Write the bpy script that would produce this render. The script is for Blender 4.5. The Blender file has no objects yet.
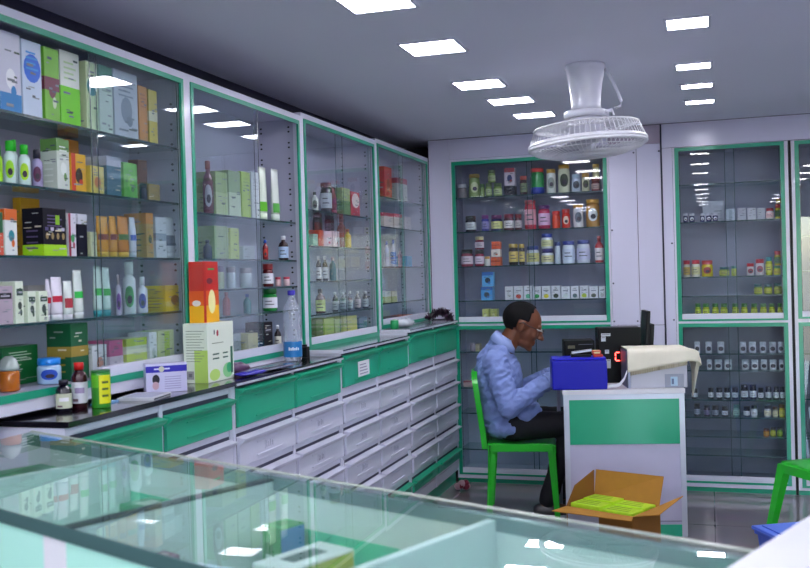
import bpy, bmesh, math, random
from mathutils import Vector, Matrix, noise
random.seed(7)
PI = math.pi
COL = bpy.context.scene.collection
SC = bpy.context.scene
ITEMS = [
 ('L', 'nearest left cabinet', 'top shelf', 'carton', 2.25, 0.087, 1.938, 0.231, -1.895, ['d4d6e6', '1c86c8', 'f4f6ff'], 'white carton with blue base and drop', {'st': 'base blot'}),
 ('L', 'nearest left cabinet', 'top shelf', 'carton', 2.344, 0.085, 1.938, 0.226, -1.895, ['cfe0f4', '1e6ee0', '3aa0e8'], 'white carton with large blue circle', {'st': 'circle lines'}),
 ('L', 'nearest left cabinet', 'top shelf', 'carton', 2.442, 0.069, 1.938, 0.225, -1.895, ['7cc43a', 'd8e8c0', '7a3a4a'], 'green and white fruit carton', {'st': 'mid blot'}),
 ('L', 'nearest left cabinet', 'top shelf', 'carton', 2.516, 0.096, 1.938, 0.232, -1.895, ['dfe6da', '7ae020', 'b8d8a0'], 'white carton with bright green lower half', {'st': 'half lines'}),
 ('L', 'nearest left cabinet', 'top shelf', 'carton', 2.646, 0.06, 1.938, 0.223, -1.895, ['cfe0b0', '2e8a90', '8ac070'], 'pale green carton with teal circle', {'st': 'circle'}),
 ('L', 'nearest left cabinet', 'top shelf', 'carton', 2.715, 0.074, 1.938, 0.225, -1.895, ['d6e4d8', '2a8a6a', '9ab0a0'], 'white carton with green top band', {'st': 'cap lines'}),
 ('L', 'nearest left cabinet', 'top shelf', 'carton', 2.798, 0.14, 1.938, 0.228, -1.895, ['ccd0dc', '7a8898', '8a95a8'], 'tall wide pale grey carton', {'st': 'lines blot'}),
 ('L', 'nearest left cabinet', 'top shelf', 'carton', 2.945, 0.053, 1.938, 0.198, -1.895, ['d88a20', 'e0a040', 'b06010'], 'narrow orange carton', {'st': 'lines'}),
 ('L', 'nearest left cabinet', 'top shelf', 'carton', 3.008, 0.055, 1.938, 0.195, -1.895, ['d8c040', '2a8a50', 'e8e0c0'], 'yellow and green carton', {'st': 'mid'}),
 ('L', 'nearest left cabinet', 'second shelf', 'bottle', 2.246, 0.0111, 1.733, 0.105, -1.906, ['a0e020', '20a020'], 'lime bottle with green cap', {}),
 ('L', 'nearest left cabinet', 'second shelf', 'bottle', 2.299, 0.0169, 1.733, 0.126, -1.912, ['d8f0ea', '22c022', 'a0e020'], 'white lotion bottle with green cap', {'st': 'spot'}),
 ('L', 'nearest left cabinet', 'second shelf', 'bottle', 2.361, 0.0172, 1.733, 0.122, -1.912, ['d8f0ea', '22c022', 'b0e020'], 'white lotion bottle with green cap', {'st': 'spot'}),
 ('L', 'nearest left cabinet', 'second shelf', 'bottle', 2.416, 0.0161, 1.733, 0.114, -1.911, ['a8a0c8', '181830', '602a50'], 'lilac bottle with black cap', {'st': 'spot'}),
 ('L', 'nearest left cabinet', 'second shelf', 'carton', 2.489, 0.059, 1.733, 0.158, -1.895, ['d4ded2', '6a9a50', 'e8f0e8'], 'white carton with green trim and leaf', {'d': 0.06, 'st': 'cap blot lines'}),
 ('L', 'nearest left cabinet', 'second shelf', 'carton', 2.557, 0.075, 1.733, 0.121, -1.895, ['e8b020', 'd04018', '3a2a20'], 'yellow and red carton with dark figure', {'st': 'side blot'}),
 ('L', 'nearest left cabinet', 'second shelf', 'carton', 2.655, 0.072, 1.733, 0.092, -1.895, ['e0cc60', 'c8a050', 'd88040'], 'pale yellow carton', {'st': 'blot'}),
 ('L', 'nearest left cabinet', 'second shelf', 'carton', 2.744, 0.081, 1.733, 0.132, -1.895, ['1c6a80', 'c8c8d8', '2c88a0'], 'tall teal carton with white top', {'st': 'cap'}),
 ('L', 'nearest left cabinet', 'second shelf', 'carton', 2.84, 0.081, 1.733, 0.122, -1.895, ['58b828', '2a7a20', '80d040'], 'bright green carton', {'st': 'blot'}),
 ('L', 'nearest left cabinet', 'second shelf', 'jar', 2.978, 0.0139, 1.733, 0.058, -1.909, ['14304a', '0c1c30'], 'dark navy jar', {}),
 ('L', 'nearest left cabinet', 'second shelf', 'carton', 2.993, 0.072, 1.733, 0.061, -1.895, ['a08848', '806030', 'c0a860'], 'small brown carton', {'st': 'lines'}),
 ('L', 'nearest left cabinet', 'second shelf', 'bottle', 2.395, 0.011, 1.733, 0.145, -1.976, ['d8f0ea', '22c022', 'a0e020'], 'white lotion bottle standing behind two others', {'back': 0.07}),
 ('L', 'nearest left cabinet', 'second shelf', 'carton', 2.711, 0.066, 1.733, 0.193, -2.025, ['d88830', 'a0b0a0', 'e09040'], 'orange carton standing behind the leaf carton', {'back': 0.13, 'st': 'blot'}),
 ('L', 'nearest left cabinet', 'second shelf', 'carton', 3.117, 0.063, 1.733, 0.168, -2.015, ['9a6a48', '7a4a30', 'b08060'], 'brown carton standing behind dark jar', {'back': 0.12}),
 ('L', 'nearest left cabinet', 'third shelf', 'carton', 2.211, 0.032, 1.528, 0.122, -1.895, ['20603a', 'e05a40', 'f0a080'], 'green and coral carton', {'st': 'half'}),
 ('L', 'nearest left cabinet', 'third shelf', 'carton', 2.251, 0.05, 1.528, 0.133, -1.895, ['e8ece8', 'e06a20', '2a90a0'], 'white carton with orange top and teal print', {'st': 'cap blot'}),
 ('L', 'nearest left cabinet', 'third shelf', 'carton', 2.414, 0.109, 1.528, 0.146, -1.895, ['17141f', 'a8e018', '584a78'], 'wide black display carton with lime base', {'st': 'base dots lines', 'd': 0.075}),
 ('L', 'nearest left cabinet', 'third shelf', 'carton', 2.534, 0.038, 1.528, 0.136, -1.895, ['e0dce8', 'a02848', '40a060'], 'slim white carton with red edge', {'st': 'side blot'}),
 ('L', 'nearest left cabinet', 'third shelf', 'carton', 2.581, 0.047, 1.528, 0.136, -1.895, ['141428', 'd8d8e4', 'b02838'], 'navy carton with white top', {'st': 'cap'}),
 ('L', 'nearest left cabinet', 'third shelf', 'carton', 2.645, 0.033, 1.528, 0.081, -1.895, ['c8d0a8', '90a080', 'e0e0c0'], 'short pale carton', {}),
 ('L', 'nearest left cabinet', 'third shelf', 'tube', 2.701, 0.062, 1.528, 0.136, -1.895, ['e8a018', 'f0c020', '8a3a20'], 'orange tube with yellow cap', {'st': 'mid'}),
 ('L', 'nearest left cabinet', 'third shelf', 'tube', 2.773, 0.036, 1.528, 0.139, -1.895, ['e8a018', 'f0c020', '8a3a20'], 'orange tube with yellow cap', {'st': 'mid'}),
 ('L', 'nearest left cabinet', 'third shelf', 'tube', 2.819, 0.061, 1.528, 0.142, -1.895, ['e08a10', 'f0c020', '4a7a20'], 'orange tube with green band', {'st': 'mid'}),
 ('L', 'nearest left cabinet', 'third shelf', 'tube', 2.89, 0.033, 1.528, 0.141, -1.895, ['d8dcea', 'c8d0e0', '4060c0'], 'white tube with blue band', {'st': 'mid'}),
 ('L', 'nearest left cabinet', 'third shelf', 'carton', 2.968, 0.045, 1.528, 0.16, -1.895, ['b89a58', 'd08a30', '405040'], 'tan carton with orange top', {'st': 'cap blot'}),
 ('L', 'nearest left cabinet', 'third shelf', 'carton', 3.029, 0.07, 1.528, 0.149, -1.895, ['d4dae0', '60a080', '90a0b0'], 'white carton with green stripe', {'st': 'mid'}),
 ('L', 'nearest left cabinet', 'third shelf', 'tube', 3.116, 0.066, 1.528, 0.154, -1.895, ['d4dae0', 'c0c8d0', '506070'], 'white tube with grey print', {'st': 'blot'}),
 ('L', 'nearest left cabinet', 'third shelf', 'carton', 2.49, 0.09, 1.528, 0.189, -2.035, ['d8a018', 'e0b030', 'c08010'], 'yellow carton behind the black display carton', {'back': 0.14}),
 ('L', 'nearest left cabinet', 'fourth shelf', 'carton', 2.21, 0.064, 1.332, 0.11, -1.895, ['b8a8b8', '181820', 'd8d8e0'], 'wide grey carton with black label', {'st': 'tag'}),
 ('L', 'nearest left cabinet', 'fourth shelf', 'carton', 2.285, 0.034, 1.332, 0.123, -1.895, ['e2ecd8', '284838', '405048'], 'white carton with dark name label', {'st': 'tag blot'}),
 ('L', 'nearest left cabinet', 'fourth shelf', 'carton', 2.337, 0.035, 1.332, 0.093, -1.895, ['e2ecd8', '284838', '405048'], 'short white carton with dark name label', {'st': 'tag blot'}),
 ('L', 'nearest left cabinet', 'fourth shelf', 'carton', 2.387, 0.039, 1.332, 0.092, -1.895, ['e2ecd8', '284838', '405048'], 'short white carton with dark name label', {'st': 'tag blot'}),
 ('L', 'nearest left cabinet', 'fourth shelf', 'tube', 2.441, 0.014, 1.332, 0.127, -1.895, ['dcd4e4', 'e8e8f0', 'c01838'], 'slim white tube with red band', {'st': 'mid'}),
 ('L', 'nearest left cabinet', 'fourth shelf', 'tube', 2.464, 0.049, 1.332, 0.133, -1.895, ['e6e0ee', 'e8e8f0', 'd01840'], 'wide white tube with red band', {'st': 'mid'}),
 ('L', 'nearest left cabinet', 'fourth shelf', 'tube', 2.523, 0.038, 1.332, 0.12, -1.895, ['dfe8e4', 'e8e8f0', 'b03040'], 'white tube with red fruit print', {'st': 'blot'}),
 ('L', 'nearest left cabinet', 'fourth shelf', 'tube', 2.572, 0.042, 1.332, 0.154, -1.895, ['dfe8e4', 'e0e8e8', '30c050'], 'tall white tube with green band', {'st': 'mid'}),
 ('L', 'nearest left cabinet', 'fourth shelf', 'tube', 2.679, 0.037, 1.332, 0.167, -1.895, ['d4e8e0', '20a0a8', '40b850'], 'white tube with green band and teal cap', {'st': 'mid'}),
 ('L', 'nearest left cabinet', 'fourth shelf', 'tube', 2.725, 0.038, 1.332, 0.163, -1.895, ['d4e8e0', '20a0a8', '40b850'], 'white tube with green band and teal cap', {'st': 'mid'}),
 ('L', 'nearest left cabinet', 'fourth shelf', 'bottle', 2.804, 0.0099, 1.332, 0.137, -1.905, ['d4c8e0', 'b0a0a8', '8040a0'], 'pinkish white bottle with purple print', {'st': 'spot'}),
 ('L', 'nearest left cabinet', 'fourth shelf', 'bottle', 2.886, 0.022, 1.332, 0.181, -1.917, ['e0e6ec', 'dce4e4', '50a060'], 'large white bottle with wide cap', {'st': 'spot'}),
 ('L', 'nearest left cabinet', 'fourth shelf', 'bottle', 2.959, 0.0181, 1.332, 0.129, -1.913, ['e4e4f2', 'e8e8f0', '4038a0'], 'white bottle with violet label', {'st': 'spot'}),
 ('L', 'nearest left cabinet', 'fourth shelf', 'carton', 3.082, 0.129, 1.332, 0.096, -1.895, ['d8c000', 'a89000', '806818'], 'bright yellow carton', {'st': 'blot'}),
 ('L', 'nearest left cabinet', 'fourth shelf', 'carton', 2.478, 0.08, 1.332, 0.11, -2.005, ['b0a8a8', '201c20', 'a03040'], 'grey carton behind the short white cartons', {'back': 0.11, 'st': 'tag'}),
 ('L', 'nearest left cabinet', 'fourth shelf', 'jar', 3.221, 0.0261, 1.332, 0.106, -2.021, ['604030', '802040'], 'dark jar with maroon lid', {'back': 0.1}),
 ('L', 'nearest left cabinet', 'cabinet floor', 'jar', 2.283, 0.0293, 1.139, 0.081, -1.924, ['c06818', 'e0e0e0'], 'round jar of orange sweets with clear dome lid', {'dome': 1}),
 ('L', 'nearest left cabinet', 'cabinet floor', 'jar', 2.468, 0.0355, 1.139, 0.079, -1.931, ['a8c8e8', '1888e8', '2050c0'], 'wide pale jar with bright blue lid', {'st': 'spot'}),
 ('L', 'nearest left cabinet', 'cabinet floor', 'carton', 2.529, 0.087, 1.139, 0.18, -1.895, ['0c5a34', '083c24', 'a08838'], 'tall dark green carton', {'st': 'mid'}),
 ('L', 'nearest left cabinet', 'cabinet floor', 'carton', 2.637, 0.076, 1.139, 0.103, -1.895, ['d0d4d8', 'b0b8c0', 'c08878'], 'short white carton with pink print', {'st': 'blot'}),
 ('L', 'nearest left cabinet', 'cabinet floor', 'carton', 2.729, 0.076, 1.139, 0.112, -1.895, ['c05a88', 'e0d0d8', 'e08ab0'], 'pink carton', {'st': 'half'}),
 ('L', 'nearest left cabinet', 'cabinet floor', 'carton', 2.826, 0.124, 1.139, 0.111, -1.895, ['d8dcc0', 'b8d020', '903050'], 'wide carton with yellow green front', {'st': 'half cap'}),
 ('L', 'nearest left cabinet', 'cabinet floor', 'carton', 2.968, 0.047, 1.139, 0.124, -1.895, ['d8dce4', '406080', 'b0b8c0'], 'slim white carton with blue print', {'st': 'blot'}),
 ('L', 'nearest left cabinet', 'cabinet floor', 'carton', 3.026, 0.105, 1.139, 0.126, -1.895, ['c8d098', 'a8c818', 'e0e0c0'], 'carton with broad lime stripe', {'st': 'vert'}),
 ('L', 'nearest left cabinet', 'cabinet floor', 'carton', 2.363, 0.161, 1.139, 0.118, -2.015, ['0e7038', '20a050', 'd0e8d0'], 'wide green carton behind the sweets jar', {'back': 0.12, 'st': 'lines'}),
 ('L', 'second left cabinet', 'top shelf', 'bottle', 3.46, 0.0216, 1.708, 0.216, -1.917, ['7a3a50', 'a05048', 'c8c0d0'], 'maroon bottle with brown cap', {'st': 'spot'}),
 ('L', 'second left cabinet', 'top shelf', 'carton', 3.482, 0.098, 1.708, 0.177, -1.895, ['9ab070', 'b8c890', '88a060'], 'tall sage green carton', {'st': 'half'}),
 ('L', 'second left cabinet', 'top shelf', 'carton', 3.593, 0.104, 1.708, 0.192, -1.895, ['90a878', 'c8d4b8', '80986a'], 'tall sage green carton with pale base', {'st': 'half'}),
 ('L', 'second left cabinet', 'top shelf', 'carton', 3.71, 0.081, 1.708, 0.198, -1.895, ['b0cc50', 'd0e090', '90b040'], 'tall lime carton', {'st': 'lines'}),
 ('L', 'second left cabinet', 'top shelf', 'carton', 3.804, 0.075, 1.708, 0.206, -1.895, ['c4ccd0', 'e0e8e8', 'a8b0b8'], 'tall white carton', {'st': 'lines'}),
 ('L', 'second left cabinet', 'top shelf', 'tube', 3.905, 0.078, 1.708, 0.238, -1.895, ['e2ecdc', 'd8e8d0', '60c020'], 'white tube with green base and leaf', {'st': 'base'}),
 ('L', 'second left cabinet', 'top shelf', 'tube', 4.04, 0.072, 1.708, 0.242, -1.895, ['dce4dc', 'd0dcd0', '50a840'], 'white tube with green foot and leaf', {'st': 'base'}),
 ('L', 'second left cabinet', 'second shelf', 'bottle', 3.434, 0.0176, 1.528, 0.076, -1.913, ['485870', '304060'], 'dark blue grey bottle', {}),
 ('L', 'second left cabinet', 'second shelf', 'carton', 3.46, 0.115, 1.528, 0.135, -1.895, ['a8b890', 'b8c8a0', '90a078'], 'pale green carton', {}),
 ('L', 'second left cabinet', 'second shelf', 'carton', 3.596, 0.076, 1.528, 0.131, -1.895, ['c4d080', 'd4dca0', 'a8b860'], 'pale lime carton', {}),
 ('L', 'second left cabinet', 'second shelf', 'carton', 3.708, 0.11, 1.528, 0.058, -1.895, ['b8c0c8', 'c8d0d8', 'a0a8b0'], 'short pale grey carton', {}),
 ('L', 'second left cabinet', 'second shelf', 'bottle', 3.949, 0.0133, 1.528, 0.09, -1.908, ['802028', '2858c0', 'c83020'], 'small red bottle with blue top', {'st': 'spot'}),
 ('L', 'second left cabinet', 'second shelf', 'bottle', 4.165, 0.0231, 1.528, 0.115, -1.918, ['301418', 'e8e8f0', 'b0c8e8'], 'brown medicine bottle with white cap and label', {'st': 'wrap'}),
 ('L', 'second left cabinet', 'third shelf', 'jar', 3.435, 0.0196, 1.405, 0.095, -1.915, ['c8d0e0', '8a8098', 'b8c0d0'], 'white jar with grey lid', {}),
 ('L', 'second left cabinet', 'third shelf', 'jar', 3.527, 0.018, 1.405, 0.095, -1.913, ['c8ccb0', '8a8098', 'b8c0d0'], 'cream jar with grey lid', {}),
 ('L', 'second left cabinet', 'third shelf', 'jar', 3.631, 0.0205, 1.405, 0.091, -1.916, ['c0c8d4', '908898', 'b8c0d0'], 'pale jar with grey lid', {}),
 ('L', 'second left cabinet', 'third shelf', 'jar', 3.778, 0.0275, 1.405, 0.087, -1.922, ['c0c8d4', 'a098a8', 'b8c0d0'], 'wide pale jar with grey lid', {}),
 ('L', 'second left cabinet', 'third shelf', 'jar', 3.991, 0.0244, 1.405, 0.105, -1.919, ['5a1820', '901820', 'e0e0ea'], 'brown jar with red lid and white label', {'st': 'wrap'}),
 ('L', 'second left cabinet', 'third shelf', 'jar', 4.076, 0.0136, 1.405, 0.044, -1.909, ['d8b0b8', 'b03048'], 'tiny pink jar with red lid', {}),
 ('L', 'second left cabinet', 'third shelf', 'jar', 4.176, 0.0162, 1.405, 0.044, -1.911, ['e0c0c8', 'c04058'], 'tiny pale jar with red lid', {}),
 ('L', 'second left cabinet', 'fourth shelf', 'bottle', 3.573, 0.0162, 1.293, 0.099, -1.911, ['c88088', 'd09098'], 'faded pink bottle', {}),
 ('L', 'second left cabinet', 'fourth shelf', 'bottle', 3.764, 0.017, 1.293, 0.086, -1.912, ['2a8088', '2048a0'], 'teal bottle with blue cap', {}),
 ('L', 'second left cabinet', 'fourth shelf', 'jar', 4.024, 0.0334, 1.293, 0.107, -1.928, ['0c8030', '0a6828', 'dcdce8'], 'white labelled jar with green lid and base', {'st': 'wrap'}),
 ('L', 'second left cabinet', 'cabinet floor', 'carton', 3.595, 0.068, 1.112, 0.106, -1.895, ['a8b0b0', 'c8ccc0', '90a098'], 'faded grey carton', {}),
 ('L', 'second left cabinet', 'cabinet floor', 'carton', 3.731, 0.092, 1.112, 0.096, -1.895, ['c8c088', 'd8d0a0', 'a8a060'], 'pale yellow carton', {}),
 ('L', 'second left cabinet', 'cabinet floor', 'carton', 3.88, 0.093, 1.112, 0.136, -1.895, ['14101a', '302838', 'c8c0b0'], 'tall black carton with small white square', {'st': 'tag'}),
 ('L', 'second left cabinet', 'cabinet floor', 'bottle', 4.06, 0.0159, 1.112, 0.115, -1.911, ['28141c', 'e8e8ee', 'e0dcd0'], 'dark bottle with white cap and cream label', {'st': 'wrap'}),
 ('L', 'third left cabinet', 'top shelf', 'bottle', 4.55, 0.0175, 1.782, 0.098, -1.912, ['d4d8d4', '303848', '607060'], 'white bottle with dark cap', {'st': 'spot'}),
 ('L', 'third left cabinet', 'top shelf', 'jar', 4.736, 0.0296, 1.782, 0.16, -1.925, ['382838', '6a3040', 'c8ccd8'], 'dark jar with maroon lid and white label', {'st': 'wrap'}),
 ('L', 'third left cabinet', 'top shelf', 'tube', 4.787, 0.054, 1.782, 0.143, -1.895, ['802038', 'a03050', 'c04050'], 'dark red tube', {}),
 ('L', 'third left cabinet', 'top shelf', 'carton', 4.897, 0.119, 1.782, 0.149, -1.895, ['a0b078', '608850', 'd0d8b8'], 'pale green carton', {'st': 'half'}),
 ('L', 'third left cabinet', 'top shelf', 'carton', 5.034, 0.134, 1.782, 0.138, -1.895, ['c8384a', 'e8d8d8', '801828'], 'red carton with white oval', {'st': 'circle'}),
 ('L', 'third left cabinet', 'second shelf', 'carton', 4.476, 0.061, 1.602, 0.061, -1.895, ['90c0a8', '60a080'], 'small mint carton', {}),
 ('L', 'third left cabinet', 'second shelf', 'carton', 4.555, 0.057, 1.602, 0.084, -1.895, ['d05030', 'b04028', 'e08060'], 'narrow orange carton', {}),
 ('L', 'third left cabinet', 'second shelf', 'carton', 4.622, 0.107, 1.602, 0.082, -1.895, ['e8c8d0', 'c82850', 'f0e0e8'], 'white carton with crimson letters', {'st': 'blot'}),
 ('L', 'third left cabinet', 'second shelf', 'carton', 4.747, 0.091, 1.602, 0.086, -1.895, ['e8c8d0', 'c82850', 'f0e0e8'], 'white carton with crimson letters', {'st': 'blot'}),
 ('L', 'third left cabinet', 'second shelf', 'bottle', 5.011, 0.019, 1.602, 0.106, -1.914, ['d8b838', 'c85828'], 'yellow bottle with orange cap', {}),
 ('L', 'third left cabinet', 'second shelf', 'jar', 4.836, 0.0264, 1.602, 0.191, -2.021, ['40141c', '601c28'], 'dark red jar at the back', {'back': 0.1}),
 ('L', 'third left cabinet', 'second shelf', 'jar', 5.011, 0.0272, 1.602, 0.2, -2.022, ['301420', '581c30'], 'dark brown jar at the back', {'back': 0.1}),
 ('L', 'third left cabinet', 'second shelf', 'bottle', 5.197, 0.0281, 1.602, 0.187, -2.023, ['b05030', '903828'], 'rust coloured bottle at the back', {'back': 0.1}),
 ('L', 'third left cabinet', 'third shelf', 'bottle', 4.567, 0.0138, 1.424, 0.128, -1.909, ['28202c', 'e0e0e8', 'c8ccd8'], 'dark bottle with white cap and label', {'st': 'wrap'}),
 ('L', 'third left cabinet', 'third shelf', 'bottle', 4.655, 0.014, 1.424, 0.129, -1.909, ['28202c', 'e0e0e8', 'c8ccd8'], 'dark bottle with white cap and label', {'st': 'wrap'}),
 ('L', 'third left cabinet', 'third shelf', 'bottle', 4.773, 0.0182, 1.424, 0.126, -1.913, ['286478', 'c8b0b8', '408098'], 'teal bottle with pale cap', {}),
 ('L', 'third left cabinet', 'fourth shelf', 'bottle', 4.605, 0.0252, 1.256, 0.126, -1.92, ['50303c', '403038', 'c8d890'], 'brown bottle with green label', {'st': 'wrap'}),
 ('L', 'third left cabinet', 'fourth shelf', 'bottle', 4.789, 0.0157, 1.256, 0.106, -1.911, ['303040', 'd8d8e0', 'b8c0c8'], 'small vial with white cap', {'st': 'wrap'}),
 ('L', 'third left cabinet', 'fourth shelf', 'bottle', 4.9, 0.0147, 1.256, 0.103, -1.91, ['505868', 'd8d8e0', 'a8b8c0'], 'small vial with white cap', {'st': 'wrap'}),
 ('L', 'third left cabinet', 'fourth shelf', 'bottle', 5.008, 0.015, 1.256, 0.106, -1.91, ['505868', 'd8d8e0', 'a8b8c0'], 'small vial with white cap', {'st': 'wrap'}),
 ('L', 'third left cabinet', 'fourth shelf', 'bottle', 5.136, 0.0181, 1.256, 0.103, -1.913, ['302838', 'd8d8e0', 'c8b8c0'], 'small vial with white cap', {'st': 'wrap'}),
 ('L', 'third left cabinet', 'fourth shelf', 'bottle', 5.271, 0.0185, 1.256, 0.1, -1.914, ['303040', 'd8d8e0', 'c0c8d0'], 'small vial with white cap', {'st': 'wrap'}),
 ('L', 'third left cabinet', 'cabinet floor', 'carton', 4.483, 0.088, 1.113, 0.118, -1.895, ['607028', '805820', '404818'], 'dark olive carton', {}),
 ('L', 'third left cabinet', 'cabinet floor', 'carton', 4.589, 0.134, 1.113, 0.116, -1.895, ['a8bc58', 'c0cc88', '88a040'], 'olive green carton', {}),
 ('L', 'third left cabinet', 'cabinet floor', 'carton', 4.74, 0.083, 1.113, 0.105, -1.895, ['b0c080', 'c8d0a0', '90a860'], 'small pale green carton', {}),
 ('L', 'third left cabinet', 'cabinet floor', 'carton', 4.858, 0.212, 1.113, 0.112, -1.895, ['b8b868', 'd0c860', '78a058'], 'wide yellow green carton', {'st': 'half'}),
 ('L', 'third left cabinet', 'cabinet floor', 'carton', 5.106, 0.129, 1.113, 0.096, -1.895, ['486880', '5888a0', '3a5068'], 'blue grey carton', {}),
 ('L', 'fourth left cabinet', 'top shelf', 'carton', 5.624, 0.144, 1.927, 0.193, -1.895, ['d02818', 'e86030', '901810'], 'bright red carton', {'st': 'blot'}),
 ('L', 'fourth left cabinet', 'top shelf', 'carton', 5.879, 0.092, 1.927, 0.145, -1.895, ['c8ccc8', 'b03048', 'a0a8a0'], 'small white carton with red top', {'st': 'cap'}),
 ('L', 'fourth left cabinet', 'top shelf', 'carton', 5.996, 0.095, 1.927, 0.149, -1.895, ['c8ccc8', 'b03048', 'a0a8a0'], 'small white carton with red top', {'st': 'cap'}),
 ('L', 'fourth left cabinet', 'second shelf', 'carton', 5.599, 0.173, 1.743, 0.09, -1.895, ['d8c8c0', 'd02848', 'e8e0d8'], 'low white carton with red lid band', {'st': 'cap'}),
 ('L', 'fourth left cabinet', 'second shelf', 'carton', 5.796, 0.164, 1.743, 0.094, -1.895, ['d8c8c0', 'd02848', 'e8e0d8'], 'low white carton with red lid band', {'st': 'cap'}),
 ('L', 'fourth left cabinet', 'second shelf', 'carton', 6.027, 0.13, 1.743, 0.085, -1.895, ['b8b0b8', 'a8a0a8'], 'small grey carton', {}),
 ('L', 'fourth left cabinet', 'third shelf', 'bottle', 5.675, 0.0152, 1.498, 0.16, -1.91, ['b8c0e0', '2850c0', 'd0d8f0'], 'white bottle with blue top', {}),
 ('L', 'fourth left cabinet', 'third shelf', 'bottle', 5.816, 0.0187, 1.498, 0.17, -1.914, ['b8c0e0', '2850c0', '5080d0'], 'white bottle with blue top and band', {'st': 'wrap'}),
 ('L', 'fourth left cabinet', 'third shelf', 'bottle', 5.938, 0.0143, 1.498, 0.122, -1.909, ['c0a0b0', 'd0c8c8', '903848'], 'small pinkish bottle', {}),
 ('L', 'fourth left cabinet', 'third shelf', 'carton', 6.047, 0.108, 1.498, 0.071, -1.895, ['3090b8', '60b0d0'], 'small blue carton', {}),
 ('L', 'fourth left cabinet', 'fourth shelf', 'carton', 5.577, 0.112, 1.275, 0.072, -1.895, ['c8ccc8', 'a8b060', '909890'], 'pale carton', {'st': 'half'}),
 ('L', 'fourth left cabinet', 'fourth shelf', 'carton', 5.713, 0.097, 1.275, 0.069, -1.895, ['d0ccb8', 'a8b060', '909890'], 'pale cream carton', {'st': 'half'}),
 ('L', 'fourth left cabinet', 'cabinet floor', 'carton', 5.582, 0.234, 1.147, 0.036, -1.895, ['503048', '703858'], 'dark plum carton', {}),
 ('L', 'fourth left cabinet', 'cabinet floor', 'carton', 5.883, 0.258, 1.147, 0.034, -1.895, ['e06838', 'f08858'], 'flat orange carton', {}),
 ('B', 'upper left back cabinet', 'top shelf', 'jar', -1.631, 0.0326, 1.968, 0.098, 6.533, ['8a8088', 'b8b8c8'], 'grey pink jar with pale lid', {}),
 ('B', 'upper left back cabinet', 'top shelf', 'jar', -1.543, 0.0389, 1.968, 0.163, 6.539, ['90a868', 'a89048', 'c8d0a0'], 'large olive jar with gold lid', {'st': 'spot'}),
 ('B', 'upper left back cabinet', 'top shelf', 'jar', -1.482, 0.0158, 1.968, 0.09, 6.516, ['90a868', '507040'], 'narrow green jar', {}),
 ('B', 'upper left back cabinet', 'top shelf', 'jar', -1.438, 0.0211, 1.968, 0.094, 6.521, ['88a060', '607850', 'b8c890'], 'small green jar', {'st': 'wrap'}),
 ('B', 'upper left back cabinet', 'top shelf', 'jar', -1.376, 0.0288, 1.968, 0.091, 6.529, ['88a060', '607850', 'b8c890'], 'small green jar', {'st': 'wrap'}),
 ('B', 'upper left back cabinet', 'top shelf', 'jar', -1.194, 0.025, 1.968, 0.129, 6.525, ['502838', 'c05048', '909878'], 'dark maroon jar with red lid', {'st': 'wrap'}),
 ('B', 'upper left back cabinet', 'top shelf', 'jar', -1.104, 0.0475, 1.968, 0.178, 6.548, ['1c9040', 'd82818', '1838a0'], 'large green jar with red lid and blue base', {'st': 'base'}),
 ('B', 'upper left back cabinet', 'top shelf', 'jar', -1.007, 0.0326, 1.968, 0.165, 6.533, ['e0e0dc', 'c89830', '909890'], 'white jar with gold lid', {'st': 'spot'}),
 ('B', 'upper left back cabinet', 'top shelf', 'jar', -0.92, 0.0398, 1.968, 0.19, 6.54, ['dcdcc0', 'd09830', '404830'], 'large cream jar with gold lid', {'st': 'spot'}),
 ('B', 'upper left back cabinet', 'top shelf', 'jar', -0.838, 0.0302, 1.968, 0.121, 6.53, ['c8d0e4', 'b8c8e0', '404858'], 'white jar with pale blue lid', {'st': 'spot'}),
 ('B', 'upper left back cabinet', 'top shelf', 'jar', -0.774, 0.0254, 1.968, 0.124, 6.525, ['dcd8bc', 'd09830', '485030'], 'small cream jar with gold lid', {'st': 'spot'}),
 ('B', 'upper left back cabinet', 'top shelf', 'carton', -1.327, 0.075, 1.968, 0.066, 6.5, ['1c1828', '302838'], 'squat dark carton', {}),
 ('B', 'upper left back cabinet', 'top shelf', 'jar', -0.708, 0.0283, 1.968, 0.087, 6.528, ['803840', 'a05048', 'c8a8a0'], 'maroon jar under a gold lidded jar', {'st': 'wrap'}),
 ('B', 'upper left back cabinet', 'second shelf', 'jar', -1.575, 0.0374, 1.73, 0.111, 6.537, ['282430', '1c1c28', 'd8dce0'], 'black jar with white label', {'st': 'wrap'}),
 ('B', 'upper left back cabinet', 'second shelf', 'jar', -1.47, 0.0254, 1.73, 0.113, 6.525, ['4848a0', '702878', '9088c8'], 'violet blue jar', {'st': 'wrap'}),
 ('B', 'upper left back cabinet', 'second shelf', 'jar', -1.392, 0.0389, 1.73, 0.11, 6.539, ['303068', '681c60', 'd8d890'], 'dark blue jar with yellow label', {'st': 'wrap'}),
 ('B', 'upper left back cabinet', 'second shelf', 'jar', -1.305, 0.035, 1.73, 0.112, 6.535, ['501828', '801c30', 'e0d8dc'], 'wine red jar with white label', {'st': 'wrap'}),
 ('B', 'upper left back cabinet', 'second shelf', 'jar', -1.238, 0.0235, 1.73, 0.109, 6.524, ['501828', '801c30', 'c8b8c0'], 'narrow wine red jar', {'st': 'wrap'}),
 ('B', 'upper left back cabinet', 'second shelf', 'jar', -1.156, 0.0394, 1.73, 0.201, 6.539, ['d02840', 'b01c30', 'e8a0b0'], 'tall bright red canister', {'st': 'wrap'}),
 ('B', 'upper left back cabinet', 'second shelf', 'jar', -1.062, 0.0408, 1.73, 0.162, 6.541, ['b82050', '602070', 'e0b0d8'], 'crimson canister with purple lid', {'st': 'wrap'}),
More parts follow.
